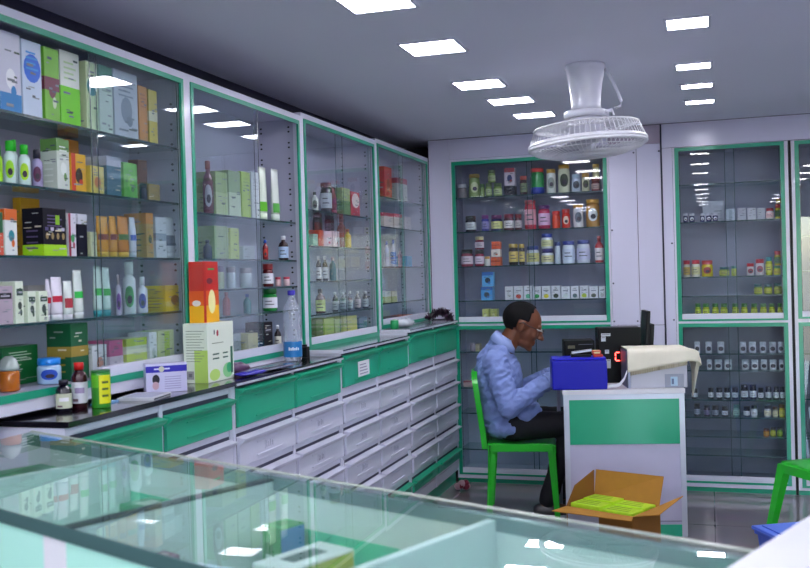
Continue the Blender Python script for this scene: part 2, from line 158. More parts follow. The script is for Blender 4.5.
 ('B', 'upper left back cabinet', 'second shelf', 'jar', -0.979, 0.0278, 1.73, 0.118, 6.528, ['e04018', 'd02010'], 'small orange red jar', {}),
 ('B', 'upper left back cabinet', 'second shelf', 'jar', -0.912, 0.0274, 1.73, 0.128, 6.527, ['e02c18', 'c82010', 'f0c0b0'], 'small red jar with pale print', {'st': 'spot'}),
 ('B', 'upper left back cabinet', 'second shelf', 'jar', -0.83, 0.0336, 1.73, 0.158, 6.534, ['dcd8dc', 'c88820', '606878'], 'white jar with gold lid', {'st': 'spot'}),
 ('B', 'upper left back cabinet', 'second shelf', 'jar', -0.734, 0.0456, 1.73, 0.186, 6.546, ['c08838', 'd8a030', 'e0e0e0'], 'large amber jar with gold lid', {'st': 'spot'}),
 ('B', 'upper left back cabinet', 'third shelf', 'jar', -1.61, 0.0413, 1.49, 0.119, 6.541, ['902848', '1c1820', 'dcc8d8'], 'pink labelled jar with black lid', {'st': 'wrap'}),
 ('B', 'upper left back cabinet', 'third shelf', 'jar', -1.519, 0.0326, 1.49, 0.113, 6.533, ['902848', '1c1820', 'dcc8d8'], 'lower pink labelled jar with black lid', {'st': 'wrap'}),
 ('B', 'upper left back cabinet', 'third shelf', 'jar', -1.461, 0.0187, 1.49, 0.066, 6.519, ['e0dcd8', 'c89048'], 'tiny white jar', {}),
 ('B', 'upper left back cabinet', 'third shelf', 'carton', -1.432, 0.066, 1.49, 0.06, 6.5, ['e06030', 'f0e0d8', 'b03818'], 'orange carton at stack bottom', {'st': 'mid'}),
 ('B', 'upper left back cabinet', 'third shelf', 'jar', -1.279, 0.0317, 1.49, 0.146, 6.532, ['2c1c14', 'b89838', 'd8c068'], 'dark jar with yellow band', {'st': 'wrap'}),
 ('B', 'upper left back cabinet', 'third shelf', 'jar', -1.219, 0.0197, 1.49, 0.143, 6.52, ['2c1c14', 'b89838', 'd8c068'], 'slim dark jar with yellow band', {'st': 'wrap'}),
 ('B', 'upper left back cabinet', 'third shelf', 'jar', -1.147, 0.0432, 1.49, 0.127, 6.543, ['d8dce8', '283880', 'd0c880'], 'white jar with navy lid', {'st': 'wrap'}),
 ('B', 'upper left back cabinet', 'third shelf', 'jar', -1.045, 0.0422, 1.49, 0.103, 6.542, ['d8dce8', '302870', 'd8d0a0'], 'lower white jar with violet lid', {'st': 'wrap'}),
 ('B', 'upper left back cabinet', 'third shelf', 'jar', -0.973, 0.0192, 1.49, 0.148, 6.519, ['c0c8d8', '304080'], 'slim pale jar with blue lid', {}),
 ('B', 'upper left back cabinet', 'third shelf', 'jar', -0.902, 0.0422, 1.49, 0.152, 6.542, ['d8e0f0', '283890', 'c8d0e8'], 'large white jar with blue lid', {'st': 'wrap'}),
 ('B', 'upper left back cabinet', 'third shelf', 'jar', -0.802, 0.0446, 1.49, 0.155, 6.545, ['d4d8ec', '283890', 'c8c8e8'], 'wide white jar with blue lid', {'st': 'wrap'}),
 ('B', 'upper left back cabinet', 'third shelf', 'bottle', -0.696, 0.0283, 1.49, 0.178, 6.528, ['c01820', '981418', 'e8d8dc'], 'red bottle with white label', {'st': 'wrap'}),
 ('B', 'upper left back cabinet', 'fourth shelf', 'carton', -1.508, 0.081, 1.253, 0.092, 6.5, ['48a0e0', '2060b0', '203848'], 'lower light blue carton', {'st': 'cap blot'}),
 ('B', 'upper left back cabinet', 'fourth shelf', 'carton', -1.339, 0.054, 1.253, 0.092, 6.5, ['dcdce8', 'd8d8e0', 'd8d8e0'], 'small white carton, plain', {'st': 'low', 'grp': 1}),
 ('B', 'upper left back cabinet', 'fourth shelf', 'carton', -1.276, 0.061, 1.253, 0.093, 6.5, ['dcdce8', 'c03828', 'c03828'], 'small white carton, red print', {'st': 'low', 'grp': 1}),
 ('B', 'upper left back cabinet', 'fourth shelf', 'carton', -1.207, 0.054, 1.253, 0.094, 6.5, ['dcdce8', '50b088', '50b088'], 'small white carton, pale green print', {'st': 'low', 'grp': 1}),
 ('B', 'upper left back cabinet', 'fourth shelf', 'carton', -1.145, 0.053, 1.253, 0.087, 6.5, ['dcdce8', '28a050', '28a050'], 'small white carton, green print', {'st': 'low', 'grp': 1}),
 ('B', 'upper left back cabinet', 'fourth shelf', 'carton', -1.084, 0.057, 1.253, 0.089, 6.5, ['dcdce8', 'd8c818', 'd8c818'], 'small white carton, yellow print', {'st': 'low', 'grp': 1}),
 ('B', 'upper left back cabinet', 'fourth shelf', 'carton', -1.019, 0.059, 1.253, 0.09, 6.5, ['dcdce8', '283828', '283828'], 'small white carton, black leaf print', {'st': 'low', 'grp': 1}),
 ('B', 'upper left back cabinet', 'fourth shelf', 'carton', -0.952, 0.056, 1.253, 0.083, 6.5, ['dcdce8', 'd0d8d8', 'd0d8d8'], 'small white carton, faint print', {'st': 'low', 'grp': 1}),
 ('B', 'upper left back cabinet', 'fourth shelf', 'carton', -0.888, 0.052, 1.253, 0.084, 6.5, ['dcdce8', '506870', '506870'], 'small white carton, grey print', {'st': 'low', 'grp': 1}),
 ('B', 'upper left back cabinet', 'fourth shelf', 'carton', -0.828, 0.056, 1.253, 0.085, 6.5, ['dcdce8', 'b8d020', 'b8d020'], 'small white carton, lime print', {'st': 'low', 'grp': 1}),
 ('B', 'upper left back cabinet', 'fourth shelf', 'carton', -0.765, 0.055, 1.253, 0.079, 6.5, ['dcdce8', '404838', '404838'], 'small white carton, dark print', {'st': 'low', 'grp': 1}),
 ('B', 'upper left back cabinet', 'fourth shelf', 'carton', -0.702, 0.041, 1.253, 0.08, 6.5, ['dcdce8', 'b0b0b8', 'b0b0b8'], 'small white carton, blank front', {'st': 'low', 'grp': 1}),
 ('B', 'upper left back cabinet', 'cabinet floor', 'carton', -1.502, 0.046, 1.115, 0.078, 6.5, ['d0d478', 'b0b850', 'e0e0a0'], 'small pale yellow carton', {'st': 'blot'}),
 ('B', 'upper left back cabinet', 'cabinet floor', 'carton', -1.445, 0.045, 1.115, 0.077, 6.5, ['d0d478', 'b0b850', 'e0e0a0'], 'small pale yellow carton', {'st': 'blot'}),
 ('B', 'upper right back cabinet', 'second shelf', 'jar', -0.136, 0.0139, 1.733, 0.059, 6.514, ['24205a', 'c8c8d8', 'e0e0ec'], 'small navy bottle', {'st': 'spot'}),
 ('B', 'upper right back cabinet', 'second shelf', 'jar', -0.096, 0.0163, 1.733, 0.057, 6.516, ['24205a', 'c8c8d8', 'e0e0ec'], 'small navy bottle', {'st': 'spot'}),
 ('B', 'upper right back cabinet', 'second shelf', 'jar', -0.031, 0.0134, 1.733, 0.054, 6.513, ['24205a', 'c8c8d8', 'e0e0ec'], 'small navy bottle', {'st': 'spot'}),
 ('B', 'upper right back cabinet', 'second shelf', 'jar', 0.009, 0.0163, 1.733, 0.053, 6.516, ['24205a', 'c8c8d8', 'e0e0ec'], 'small navy bottle', {'st': 'spot'}),
 ('B', 'upper right back cabinet', 'second shelf', 'jar', 0.049, 0.0163, 1.733, 0.051, 6.516, ['24205a', 'c8c8d8', 'e0e0ec'], 'small navy bottle', {'st': 'spot'}),
 ('B', 'upper right back cabinet', 'second shelf', 'carton', 0.111, 0.057, 1.733, 0.075, 6.5, ['c8ccdc', 'a8b0c0'], 'pale carton with vertical stripe', {'st': 'vert'}),
 ('B', 'upper right back cabinet', 'second shelf', 'carton', 0.184, 0.05, 1.733, 0.078, 6.5, ['bcbccc', 'b0a8b8'], 'faint pink white carton', {'st': 'lines'}),
 ('B', 'upper right back cabinet', 'second shelf', 'carton', 0.244, 0.05, 1.733, 0.076, 6.5, ['c8c8d4', 'b8b8c8'], 'plain pale carton', {}),
 ('B', 'upper right back cabinet', 'second shelf', 'carton', 0.304, 0.044, 1.733, 0.073, 6.5, ['c0c0cc', 'b8b8c8'], 'plain greyish carton', {}),
 ('B', 'upper right back cabinet', 'second shelf', 'jar', 0.379, 0.023, 1.733, 0.07, 6.523, ['d8d0d0', 'c02838', 'e0b0b0'], 'white jar with red lid', {'st': 'wrap'}),
 ('B', 'upper right back cabinet', 'second shelf', 'jar', 0.427, 0.0173, 1.733, 0.093, 6.517, ['d0c018', 'c83018', '306020'], 'yellow jar with red lid', {'st': 'wrap'}),
 ('B', 'upper right back cabinet', 'second shelf', 'carton', -0.029, 0.133, 1.733, 0.138, 6.6, ['b8bccc', 'a8acbc'], 'wide pale carton behind the navy bottles', {'back': 0.1}),
 ('B', 'upper right back cabinet', 'third shelf', 'jar', -0.136, 0.0211, 1.378, 0.109, 6.521, ['d8d0b8', 'c02030', 'c0a040'], 'cream jar with red lid', {'st': 'wrap'}),
 ('B', 'upper right back cabinet', 'third shelf', 'jar', -0.08, 0.0269, 1.378, 0.11, 6.527, ['e0dccc', 'c02030', 'd0c890'], 'white jar with red lid', {'st': 'wrap'}),
 ('B', 'upper right back cabinet', 'third shelf', 'jar', -0.009, 0.0355, 1.378, 0.105, 6.536, ['d8c018', 'b83020', 'a03020'], 'yellow jar with red lid and print', {'st': 'spot'}),
 ('B', 'upper right back cabinet', 'third shelf', 'jar', 0.096, 0.0307, 1.378, 0.06, 6.531, ['90a840', '105868', 'c0c040'], 'short green jar with teal lid', {'st': 'wrap'}),
 ('B', 'upper right back cabinet', 'third shelf', 'jar', 0.155, 0.0173, 1.378, 0.065, 6.517, ['b0b830', '187068'], 'short lime jar', {}),
 ('B', 'upper right back cabinet', 'third shelf', 'jar', 0.255, 0.023, 1.378, 0.078, 6.523, ['e0d8dc', 'c82030', 'a03848'], 'white jar with red lid and print', {'st': 'spot'}),
 ('B', 'upper right back cabinet', 'third shelf', 'jar', 0.312, 0.0259, 1.378, 0.104, 6.526, ['e0d8dc', 'b82030', 'a04858'], 'tall white jar with red lid and print', {'st': 'spot'}),
 ('B', 'upper right back cabinet', 'third shelf', 'jar', 0.366, 0.0202, 1.378, 0.115, 6.52, ['b8c030', '189098', 'd8d850'], 'yellow green jar with teal lid', {'st': 'wrap'}),
 ('B', 'upper right back cabinet', 'third shelf', 'jar', 0.414, 0.0211, 1.378, 0.057, 6.521, ['c8c820', '409040', 'd0c030'], 'lower yellow jar', {'st': 'wrap'}),
 ('B', 'upper right back cabinet', 'fourth shelf', 'jar', 0.298, 0.0245, 1.256, 0.068, 6.524, ['809830', '185058', 'c0c040'], 'small olive jar with teal lid', {'st': 'wrap'}),
 ('B', 'upper right back cabinet', 'fourth shelf', 'jar', 0.358, 0.024, 1.256, 0.066, 6.524, ['809830', '185058', 'c0c040'], 'small olive jar with teal lid', {'st': 'wrap'}),
 ('B', 'upper right back cabinet', 'fourth shelf', 'jar', 0.416, 0.0226, 1.256, 0.071, 6.523, ['889c38', '286058', 'c0c040'], 'small olive jar with teal lid', {'st': 'wrap'}),
 ('B', 'upper right back cabinet', 'cabinet floor', 'jar', -0.072, 0.0178, 1.115, 0.091, 6.518, ['98a820', '28681c', 'c8d040'], 'small lime jar', {'st': 'wrap'}),
 ('B', 'upper right back cabinet', 'cabinet floor', 'jar', -0.022, 0.0206, 1.115, 0.09, 6.521, ['a8b018', '28681c', 'c8d040'], 'small lime jar', {'st': 'wrap'}),
 ('B', 'upper right back cabinet', 'cabinet floor', 'jar', 0.035, 0.0192, 1.115, 0.089, 6.519, ['a8b018', '28681c', 'c8d040'], 'small lime jar', {'st': 'wrap'}),
 ('B', 'upper right back cabinet', 'cabinet floor', 'jar', 0.088, 0.0206, 1.115, 0.088, 6.521, ['98a820', '28681c', 'c8d040'], 'small lime jar', {'st': 'wrap'}),
 ('B', 'upper right back cabinet', 'cabinet floor', 'jar', 0.157, 0.0192, 1.115, 0.087, 6.519, ['a8b018', '28681c', 'c8d040'], 'small lime jar', {'st': 'wrap'}),
 ('B', 'upper right back cabinet', 'cabinet floor', 'jar', 0.212, 0.0187, 1.115, 0.086, 6.519, ['a8b018', '28681c', 'c8d040'], 'small lime jar', {'st': 'wrap'}),
 ('B', 'upper right back cabinet', 'cabinet floor', 'jar', 0.271, 0.0187, 1.115, 0.085, 6.519, ['98a820', '28681c', 'c8d040'], 'small lime jar', {'st': 'wrap'}),
 ('B', 'upper right back cabinet', 'cabinet floor', 'jar', 0.326, 0.0187, 1.115, 0.084, 6.519, ['a8b018', '28681c', 'c8d040'], 'small lime jar', {'st': 'wrap'}),
 ('B', 'upper right back cabinet', 'cabinet floor', 'jar', 0.377, 0.0173, 1.115, 0.083, 6.517, ['a8b018', '28681c', 'c8d040'], 'small lime jar', {'st': 'wrap'}),
 ('B', 'upper right back cabinet', 'cabinet floor', 'jar', 0.426, 0.0154, 1.115, 0.082, 6.515, ['98a820', '28681c', 'c8d040'], 'small lime jar', {'st': 'wrap'}),
 ('B', 'lower right back cabinet', 'top shelf', 'jar', -0.083, 0.0178, 0.884, 0.073, 6.518, ['c8ccdc', 'b8c0d0', '3c3c48'], 'white jar with dark round print', {'st': 'spot'}),
 ('B', 'lower right back cabinet', 'top shelf', 'jar', -0.012, 0.0206, 0.884, 0.072, 6.521, ['c8ccdc', 'b8c0d0', '3c3c48'], 'white jar with dark round print', {'st': 'spot'}),
 ('B', 'lower right back cabinet', 'top shelf', 'jar', 0.063, 0.0221, 0.884, 0.072, 6.522, ['c8ccdc', 'b8c0d0', '3c3c48'], 'white jar with dark round print', {'st': 'spot'}),
 ('B', 'lower right back cabinet', 'top shelf', 'jar', 0.198, 0.0202, 0.884, 0.071, 6.52, ['c8ccdc', 'b8c0d0', '3c3c48'], 'white jar with dark round print', {'st': 'spot'}),
 ('B', 'lower right back cabinet', 'top shelf', 'jar', 0.256, 0.0216, 0.884, 0.071, 6.522, ['c8ccdc', 'b8c0d0', '3c3c48'], 'white jar with dark round print', {'st': 'spot'}),
 ('B', 'lower right back cabinet', 'top shelf', 'jar', 0.318, 0.0202, 0.884, 0.07, 6.52, ['c8ccdc', 'b8c0d0', '3c3c48'], 'white jar with dark round print', {'st': 'spot'}),
 ('B', 'lower right back cabinet', 'top shelf', 'jar', 0.376, 0.0211, 0.884, 0.07, 6.521, ['c8ccdc', 'b8c0d0', '3c3c48'], 'white jar with dark round print', {'st': 'spot'}),
 ('B', 'lower right back cabinet', 'top shelf', 'jar', 0.425, 0.0173, 0.884, 0.07, 6.517, ['c8ccdc', 'b8c0d0', '3c3c48'], 'white jar with dark round print', {'st': 'spot'}),
 ('B', 'lower right back cabinet', 'second shelf', 'jar', -0.01, 0.0158, 0.777, 0.063, 6.516, ['d0d4e0', 'b8c0d0', '3c3c48'], 'white jar with small black print', {'st': 'spot'}),
 ('B', 'lower right back cabinet', 'second shelf', 'jar', 0.044, 0.0235, 0.777, 0.063, 6.524, ['d0d4e0', 'b8c0d0', '3c3c48'], 'white jar with small black print', {'st': 'spot'}),
 ('B', 'lower right back cabinet', 'second shelf', 'jar', 0.105, 0.0235, 0.777, 0.063, 6.524, ['d0d4e0', 'b8c0d0', '3c3c48'], 'white jar with small black print', {'st': 'spot'}),
 ('B', 'lower right back cabinet', 'second shelf', 'jar', 0.209, 0.0221, 0.777, 0.063, 6.522, ['d0d4e0', 'b8c0d0', '3c3c48'], 'white jar with small black print', {'st': 'spot'}),
 ('B', 'lower right back cabinet', 'second shelf', 'jar', 0.266, 0.0216, 0.777, 0.063, 6.522, ['d0d4e0', 'b8c0d0', '3c3c48'], 'white jar with small black print', {'st': 'spot'}),
 ('B', 'lower right back cabinet', 'second shelf', 'jar', 0.322, 0.0197, 0.777, 0.063, 6.52, ['d0d4e0', 'b8c0d0', '3c3c48'], 'white jar with small black print', {'st': 'spot'}),
 ('B', 'lower right back cabinet', 'second shelf', 'jar', 0.376, 0.0216, 0.777, 0.063, 6.522, ['d0d4e0', 'b8c0d0', '3c3c48'], 'white jar with small black print', {'st': 'spot'}),
 ('B', 'lower right back cabinet', 'second shelf', 'jar', 0.427, 0.0154, 0.777, 0.063, 6.515, ['d0d4e0', 'b8c0d0', '3c3c48'], 'white jar with small black print', {'st': 'spot'}),
 ('B', 'lower right back cabinet', 'third shelf', 'jar', -0.108, 0.0192, 0.588, 0.063, 6.519, ['282838', '141420', 'c8ccd8'], 'black jar with white label', {'st': 'wrap'}),
 ('B', 'lower right back cabinet', 'third shelf', 'jar', -0.006, 0.0158, 0.588, 0.071, 6.516, ['282838', '141420', 'c8ccd8'], 'black jar with white label', {'st': 'wrap'}),
 ('B', 'lower right back cabinet', 'third shelf', 'jar', 0.046, 0.0178, 0.588, 0.071, 6.518, ['282838', '141420', 'c8ccd8'], 'black jar with white label', {'st': 'wrap'}),
 ('B', 'lower right back cabinet', 'third shelf', 'jar', 0.094, 0.0173, 0.588, 0.071, 6.517, ['282838', '141420', 'c8ccd8'], 'black jar with white label', {'st': 'wrap'}),
 ('B', 'lower right back cabinet', 'third shelf', 'jar', 0.143, 0.0173, 0.588, 0.072, 6.517, ['282838', '141420', 'c8ccd8'], 'black jar with white label', {'st': 'wrap'}),
 ('B', 'lower right back cabinet', 'third shelf', 'jar', 0.2, 0.0216, 0.588, 0.092, 6.522, ['282838', '141420', 'c8ccd8'], 'black jar with white label', {'st': 'wrap'}),
 ('B', 'lower right back cabinet', 'third shelf', 'jar', 0.252, 0.0202, 0.588, 0.092, 6.52, ['282838', '141420', 'c8ccd8'], 'black jar with white label', {'st': 'wrap'}),
 ('B', 'lower right back cabinet', 'third shelf', 'jar', 0.298, 0.0154, 0.588, 0.073, 6.515, ['282838', '141420', 'c8ccd8'], 'black jar with white label', {'st': 'wrap'}),
 ('B', 'lower right back cabinet', 'third shelf', 'jar', 0.344, 0.0168, 0.588, 0.08, 6.517, ['282838', '141420', 'c8ccd8'], 'black jar with white label', {'st': 'wrap'}),
 ('B', 'lower right back cabinet', 'third shelf', 'jar', 0.39, 0.0158, 0.588, 0.08, 6.516, ['282838', '141420', 'c8ccd8'], 'black jar with white label', {'st': 'wrap'}),
 ('B', 'lower right back cabinet', 'third shelf', 'jar', 0.428, 0.0139, 0.588, 0.081, 6.514, ['282838', '141420', 'c8ccd8'], 'black jar with white label', {'st': 'wrap'}),
 ('B', 'lower right back cabinet', 'fourth shelf', 'jar', -0.093, 0.0182, 0.475, 0.079, 6.518, ['383848', '141420', '9098b0'], 'black jar with grey label', {'st': 'wrap'}),
 ('B', 'lower right back cabinet', 'fourth shelf', 'jar', -0.033, 0.0192, 0.475, 0.067, 6.519, ['302840', '141420', '8078a0'], 'black jar with violet label', {'st': 'wrap'}),
 ('B', 'lower right back cabinet', 'fourth shelf', 'jar', 0.019, 0.0192, 0.475, 0.067, 6.519, ['383848', '141420', '9098b0'], 'black jar with grey label', {'st': 'wrap'}),
 ('B', 'lower right back cabinet', 'fourth shelf', 'jar', 0.078, 0.0187, 0.475, 0.062, 6.519, ['383848', '141420', 'c0c8d8'], 'black jar with pale label', {'st': 'wrap'}),
 ('B', 'lower right back cabinet', 'fourth shelf', 'jar', 0.148, 0.0192, 0.475, 0.076, 6.519, ['78a098', '508078', '98b8b0'], 'pale teal jar', {'st': 'wrap'}),
 ('B', 'lower right back cabinet', 'fourth shelf', 'jar', 0.211, 0.0192, 0.475, 0.064, 6.519, ['383848', '141420', 'c8ccd8'], 'black jar with white label', {'st': 'wrap'}),
 ('B', 'lower right back cabinet', 'fourth shelf', 'jar', 0.256, 0.0187, 0.475, 0.071, 6.519, ['c8ccd8', '141428', 'e0e0e8'], 'white jar with black lid', {'st': 'wrap'}),
 ('B', 'lower right back cabinet', 'fourth shelf', 'jar', 0.337, 0.0211, 0.475, 0.072, 6.521, ['b8b8c8', '383848', 'd8d0b8'], 'pale jar with dark lid', {'st': 'wrap'}),
 ('B', 'lower right back cabinet', 'fourth shelf', 'jar', 0.382, 0.0158, 0.475, 0.066, 6.516, ['b8b8a8', '604838', 'd8d0a8'], 'cream jar with brown lid', {'st': 'wrap'}),
 ('B', 'lower right back cabinet', 'fourth shelf', 'jar', 0.422, 0.0173, 0.475, 0.08, 6.517, ['c8b848', '805828', 'd8d060'], 'yellow jar with brown lid', {'st': 'wrap'}),
 ('B', 'lower right back cabinet', 'cabinet floor', 'jar', 0.326, 0.0173, 0.352, 0.048, 6.517, ['c87828', '501c14', 'd8a040'], 'orange jar with dark lid', {'st': 'wrap'}),
 ('B', 'lower right back cabinet', 'cabinet floor', 'jar', 0.366, 0.0158, 0.352, 0.056, 6.516, ['98a030', '201810', 'c8c840'], 'olive jar with dark lid', {'st': 'wrap'}),
 ('B', 'lower right back cabinet', 'cabinet floor', 'jar', 0.406, 0.0158, 0.352, 0.056, 6.516, ['70a828', '201810', 'a8c840'], 'green jar with dark lid', {'st': 'wrap'}),
 ('B', 'lower left back cabinet', 'second shelf', 'carton', -1.651, 0.103, 0.652, 0.041, 6.5, ['c8a8a8', '903040', 'e0d8d8'], 'flat pale carton with red edge', {'st': 'cap'}),
 ('B', 'lower left back cabinet', 'top shelf', 'jar', -1.583, 0.0154, 0.9, 0.058, 6.515, ['a8a0b0', 'b8b0c0'], 'small grey bottle', {}),
 ('B', 'lower left back cabinet', 'top shelf', 'carton', -1.558, 0.028, 0.9, 0.051, 6.5, ['b0a888', 'c8c0a0'], 'small beige carton', {}),
 ('B', 'upper left back cabinet', 'top shelf', 'jar', -1.416, 0.0254, 2.064, 0.087, 6.525, ['90a868', '687850', 'c0c898'], 'green jar stacked on two small green jars', {'st': 'wrap', 'z': 2.064, 'stack': 1}),
 ('B', 'upper left back cabinet', 'top shelf', 'carton', -1.322, 0.072, 2.036, 0.121, 6.5, ['d8c8d8', 'a01830', '303878'], 'white carton with red diamond crest, on squat dark carton', {'st': 'cap blot', 'z': 2.036, 'stack': 1}),
 ('B', 'upper left back cabinet', 'top shelf', 'jar', -0.704, 0.0235, 2.058, 0.09, 6.524, ['d8d0a0', 'c8a040', 'b0a880'], 'cream gold lidded jar stacked on maroon jar', {'z': 2.058, 'stack': 1}),
 ('B', 'upper left back cabinet', 'third shelf', 'jar', -1.516, 0.0312, 1.605, 0.091, 6.531, ['802040', 'b8a878', 'dcc8d8'], 'pink labelled jar with tan lid, stacked on another', {'st': 'wrap', 'z': 1.605, 'stack': 1}),
 ('B', 'upper left back cabinet', 'third shelf', 'carton', -1.428, 0.062, 1.553, 0.049, 6.5, ['ecdcd0', 'd05028', 'a89088'], 'white carton in middle of orange stack', {'st': 'blot', 'z': 1.553, 'stack': 1}),
 ('B', 'upper left back cabinet', 'third shelf', 'carton', -1.425, 0.059, 1.605, 0.052, 6.5, ['e05828', 'f0c0a0', 'b03818'], 'orange carton topmost of its stack', {'st': 'mid', 'z': 1.605, 'stack': 1}),
 ('B', 'upper left back cabinet', 'third shelf', 'jar', -1.046, 0.0398, 1.596, 0.102, 6.54, ['d8dce8', '2840a0', 'd8d8a0'], 'white jar with blue lid stacked on another jar', {'st': 'wrap', 'z': 1.596, 'stack': 1}),
 ('B', 'upper left back cabinet', 'fourth shelf', 'carton', -1.498, 0.08, 1.348, 0.101, 6.5, ['58b0e8', '2868b8', '203848'], 'light blue carton stacked on another blue carton', {'st': 'cap blot', 'z': 1.348, 'stack': 1}),
 ('B', 'upper right back cabinet', 'second shelf', 'jar', 0.432, 0.0158, 1.829, 0.035, 6.516, ['c0a830', 'a02818'], 'small amber jar stacked on yellow jar', {'z': 1.829, 'stack': 1}),
 ('B', 'upper right back cabinet', 'third shelf', 'jar', 0.418, 0.0197, 1.437, 0.093, 6.52, ['c8b020', 'b83020', '508030'], 'upper yellow jar with red lid, stacked', {'st': 'wrap', 'z': 1.437, 'stack': 1}),
]

# ---------------------------------------------------------------- materials
def lin(h):
    r = []
    for i in (0, 2, 4):
        c = int(h[i:i+2], 16) / 255
        r.append(c/12.92 if c <= .04045 else ((c+.055)/1.055)**2.4)
    return (r[0], r[1], r[2], 1)
MC = {}
def mat(h, rough=.5, metal=0., coat=0., var=.06, scale=9., spec=.5, bump=0., bscale=60.):
    key = (h, rough, metal, coat, var, scale, spec, bump, bscale)
    if key in MC: return MC[key]
    m = bpy.data.materials.new('mat_'+h); m.use_nodes = True
    nt = m.node_tree; b = nt.nodes['Principled BSDF']
    tc = nt.nodes.new('ShaderNodeTexCoord'); nz = nt.nodes.new('ShaderNodeTexNoise')
    nz.inputs['Scale'].default_value = scale; nz.inputs['Detail'].default_value = 3
    nt.links.new(tc.outputs['Object'], nz.inputs['Vector'])
    mx = nt.nodes.new('ShaderNodeMix'); mx.data_type = 'RGBA'
    c = lin(h)
    mx.inputs[6].default_value = tuple(max(0, v*(1-var)) for v in c[:3])+(1,)
    mx.inputs[7].default_value = tuple(min(1, v*(1+var)) for v in c[:3])+(1,)
    nt.links.new(nz.outputs['Fac'], mx.inputs[0]); nt.links.new(mx.outputs[2], b.inputs['Base Color'])
    b.inputs['Roughness'].default_value = rough; b.inputs['Metallic'].default_value = metal
    b.inputs['Coat Weight'].default_value = coat; b.inputs['Coat Roughness'].default_value = .12
    b.inputs['Specular IOR Level'].default_value = spec
    if bump:
        bn = nt.nodes.new('ShaderNodeBump'); n2 = nt.nodes.new('ShaderNodeTexNoise')
        n2.inputs['Scale'].default_value = bscale; n2.inputs['Detail'].default_value = 4
        nt.links.new(tc.outputs['Object'], n2.inputs['Vector']); nt.links.new(n2.outputs['Fac'], bn.inputs['Height'])
        bn.inputs['Strength'].default_value = bump; bn.inputs['Distance'].default_value = .01
        nt.links.new(bn.outputs['Normal'], b.inputs['Normal'])
    MC[key] = m
    return m
def glassmat(name, tint, refl=1.0, ior=1.5, rough=.0, haze=0., hazecol=(.6,.65,.75)):
    m = bpy.data.materials.new(name); m.use_nodes = True; nt = m.node_tree
    for n in list(nt.nodes): nt.nodes.remove(n)
    out = nt.nodes.new('ShaderNodeOutputMaterial')
    tr = nt.nodes.new('ShaderNodeBsdfTransparent'); tr.inputs[0].default_value = (*tint, 1)
    gl = nt.nodes.new('ShaderNodeBsdfGlossy'); gl.inputs['Roughness'].default_value = rough
    gl.inputs[0].default_value = (refl, refl, refl, 1)
    fr = nt.nodes.new('ShaderNodeFresnel'); fr.inputs[0].default_value = ior
    mx = nt.nodes.new('ShaderNodeMixShader')
    geo = nt.nodes.new('ShaderNodeNewGeometry'); one = nt.nodes.new('ShaderNodeMath'); one.operation = 'SUBTRACT'; one.inputs[0].default_value = 1
    mul = nt.nodes.new('ShaderNodeMath'); mul.operation = 'MULTIPLY'
    nt.links.new(geo.outputs['Backfacing'], one.inputs[1]); nt.links.new(one.outputs[0], mul.inputs[0]); nt.links.new(fr.outputs[0], mul.inputs[1])
    nt.links.new(mul.outputs[0], mx.inputs[0])
    src = tr.outputs[0]
    if haze:
        df = nt.nodes.new('ShaderNodeBsdfDiffuse'); df.inputs[0].default_value = (*hazecol, 1)
        nz = nt.nodes.new('ShaderNodeTexNoise'); nz.inputs['Scale'].default_value = 2.5
        mr = nt.nodes.new('ShaderNodeMath'); mr.operation = 'MULTIPLY'; mr.inputs[1].default_value = haze*2
        nt.links.new(nz.outputs['Fac'], mr.inputs[0])
        m2 = nt.nodes.new('ShaderNodeMixShader'); nt.links.new(mr.outputs[0], m2.inputs[0])
        nt.links.new(tr.outputs[0], m2.inputs[1]); nt.links.new(df.outputs[0], m2.inputs[2]); src = m2.outputs[0]
    nt.links.new(src, mx.inputs[1]); nt.links.new(gl.outputs[0], mx.inputs[2])
    nt.links.new(mx.outputs[0], out.inputs[0])
    return m
def emit(name, col, s):
    m = bpy.data.materials.new(name); m.use_nodes = True; nt = m.node_tree
    b = nt.nodes['Principled BSDF']; b.inputs['Base Color'].default_value = (.8, .8, .8, 1)
    b.inputs['Emission Color'].default_value = (*col, 1); b.inputs['Emission Strength'].default_value = s
    return m
WHITE = mat('d8d8e8', .28, coat=.3, var=.03)
LAM = mat('d0cee4', .22, coat=.5, var=.05, scale=3)
ALU = mat('c6cad6', .35, metal=.25, var=.03)
GREEN = mat('129c78', .3, coat=.2, var=.05)
DGREEN = mat('20a880', .35, coat=.2, var=.06)
MINT = mat('c2ffea', .35, coat=.2, var=.03)
BLACK = mat('08080c', .45, var=.1, spec=.25)
GRANITE = mat('0d0b14', .12, coat=.6, var=.4, scale=120)
HOLE = mat('0a0a10', .8)
SEAM = mat('4a4a60', .6)
INSIDE = mat('b4b4ca', .5, var=.05)
EDGE = mat('0f3c40', .2, coat=.5)
GLASS = glassmat('clear_door_glass', (.95, .975, .98), haze=.012)
SHELFGLASS = glassmat('green_tinted_shelf_glass', (.72, .86, .84), haze=.08, hazecol=(.3, .45, .45))
TOPGLASS = glassmat('counter_top_glass', (.90, .97, .95), refl=1.0, ior=1.6, haze=.03, hazecol=(.6, .7, .7))
PLASTIC_G = mat('18b41e', .3, coat=.3, var=.05)
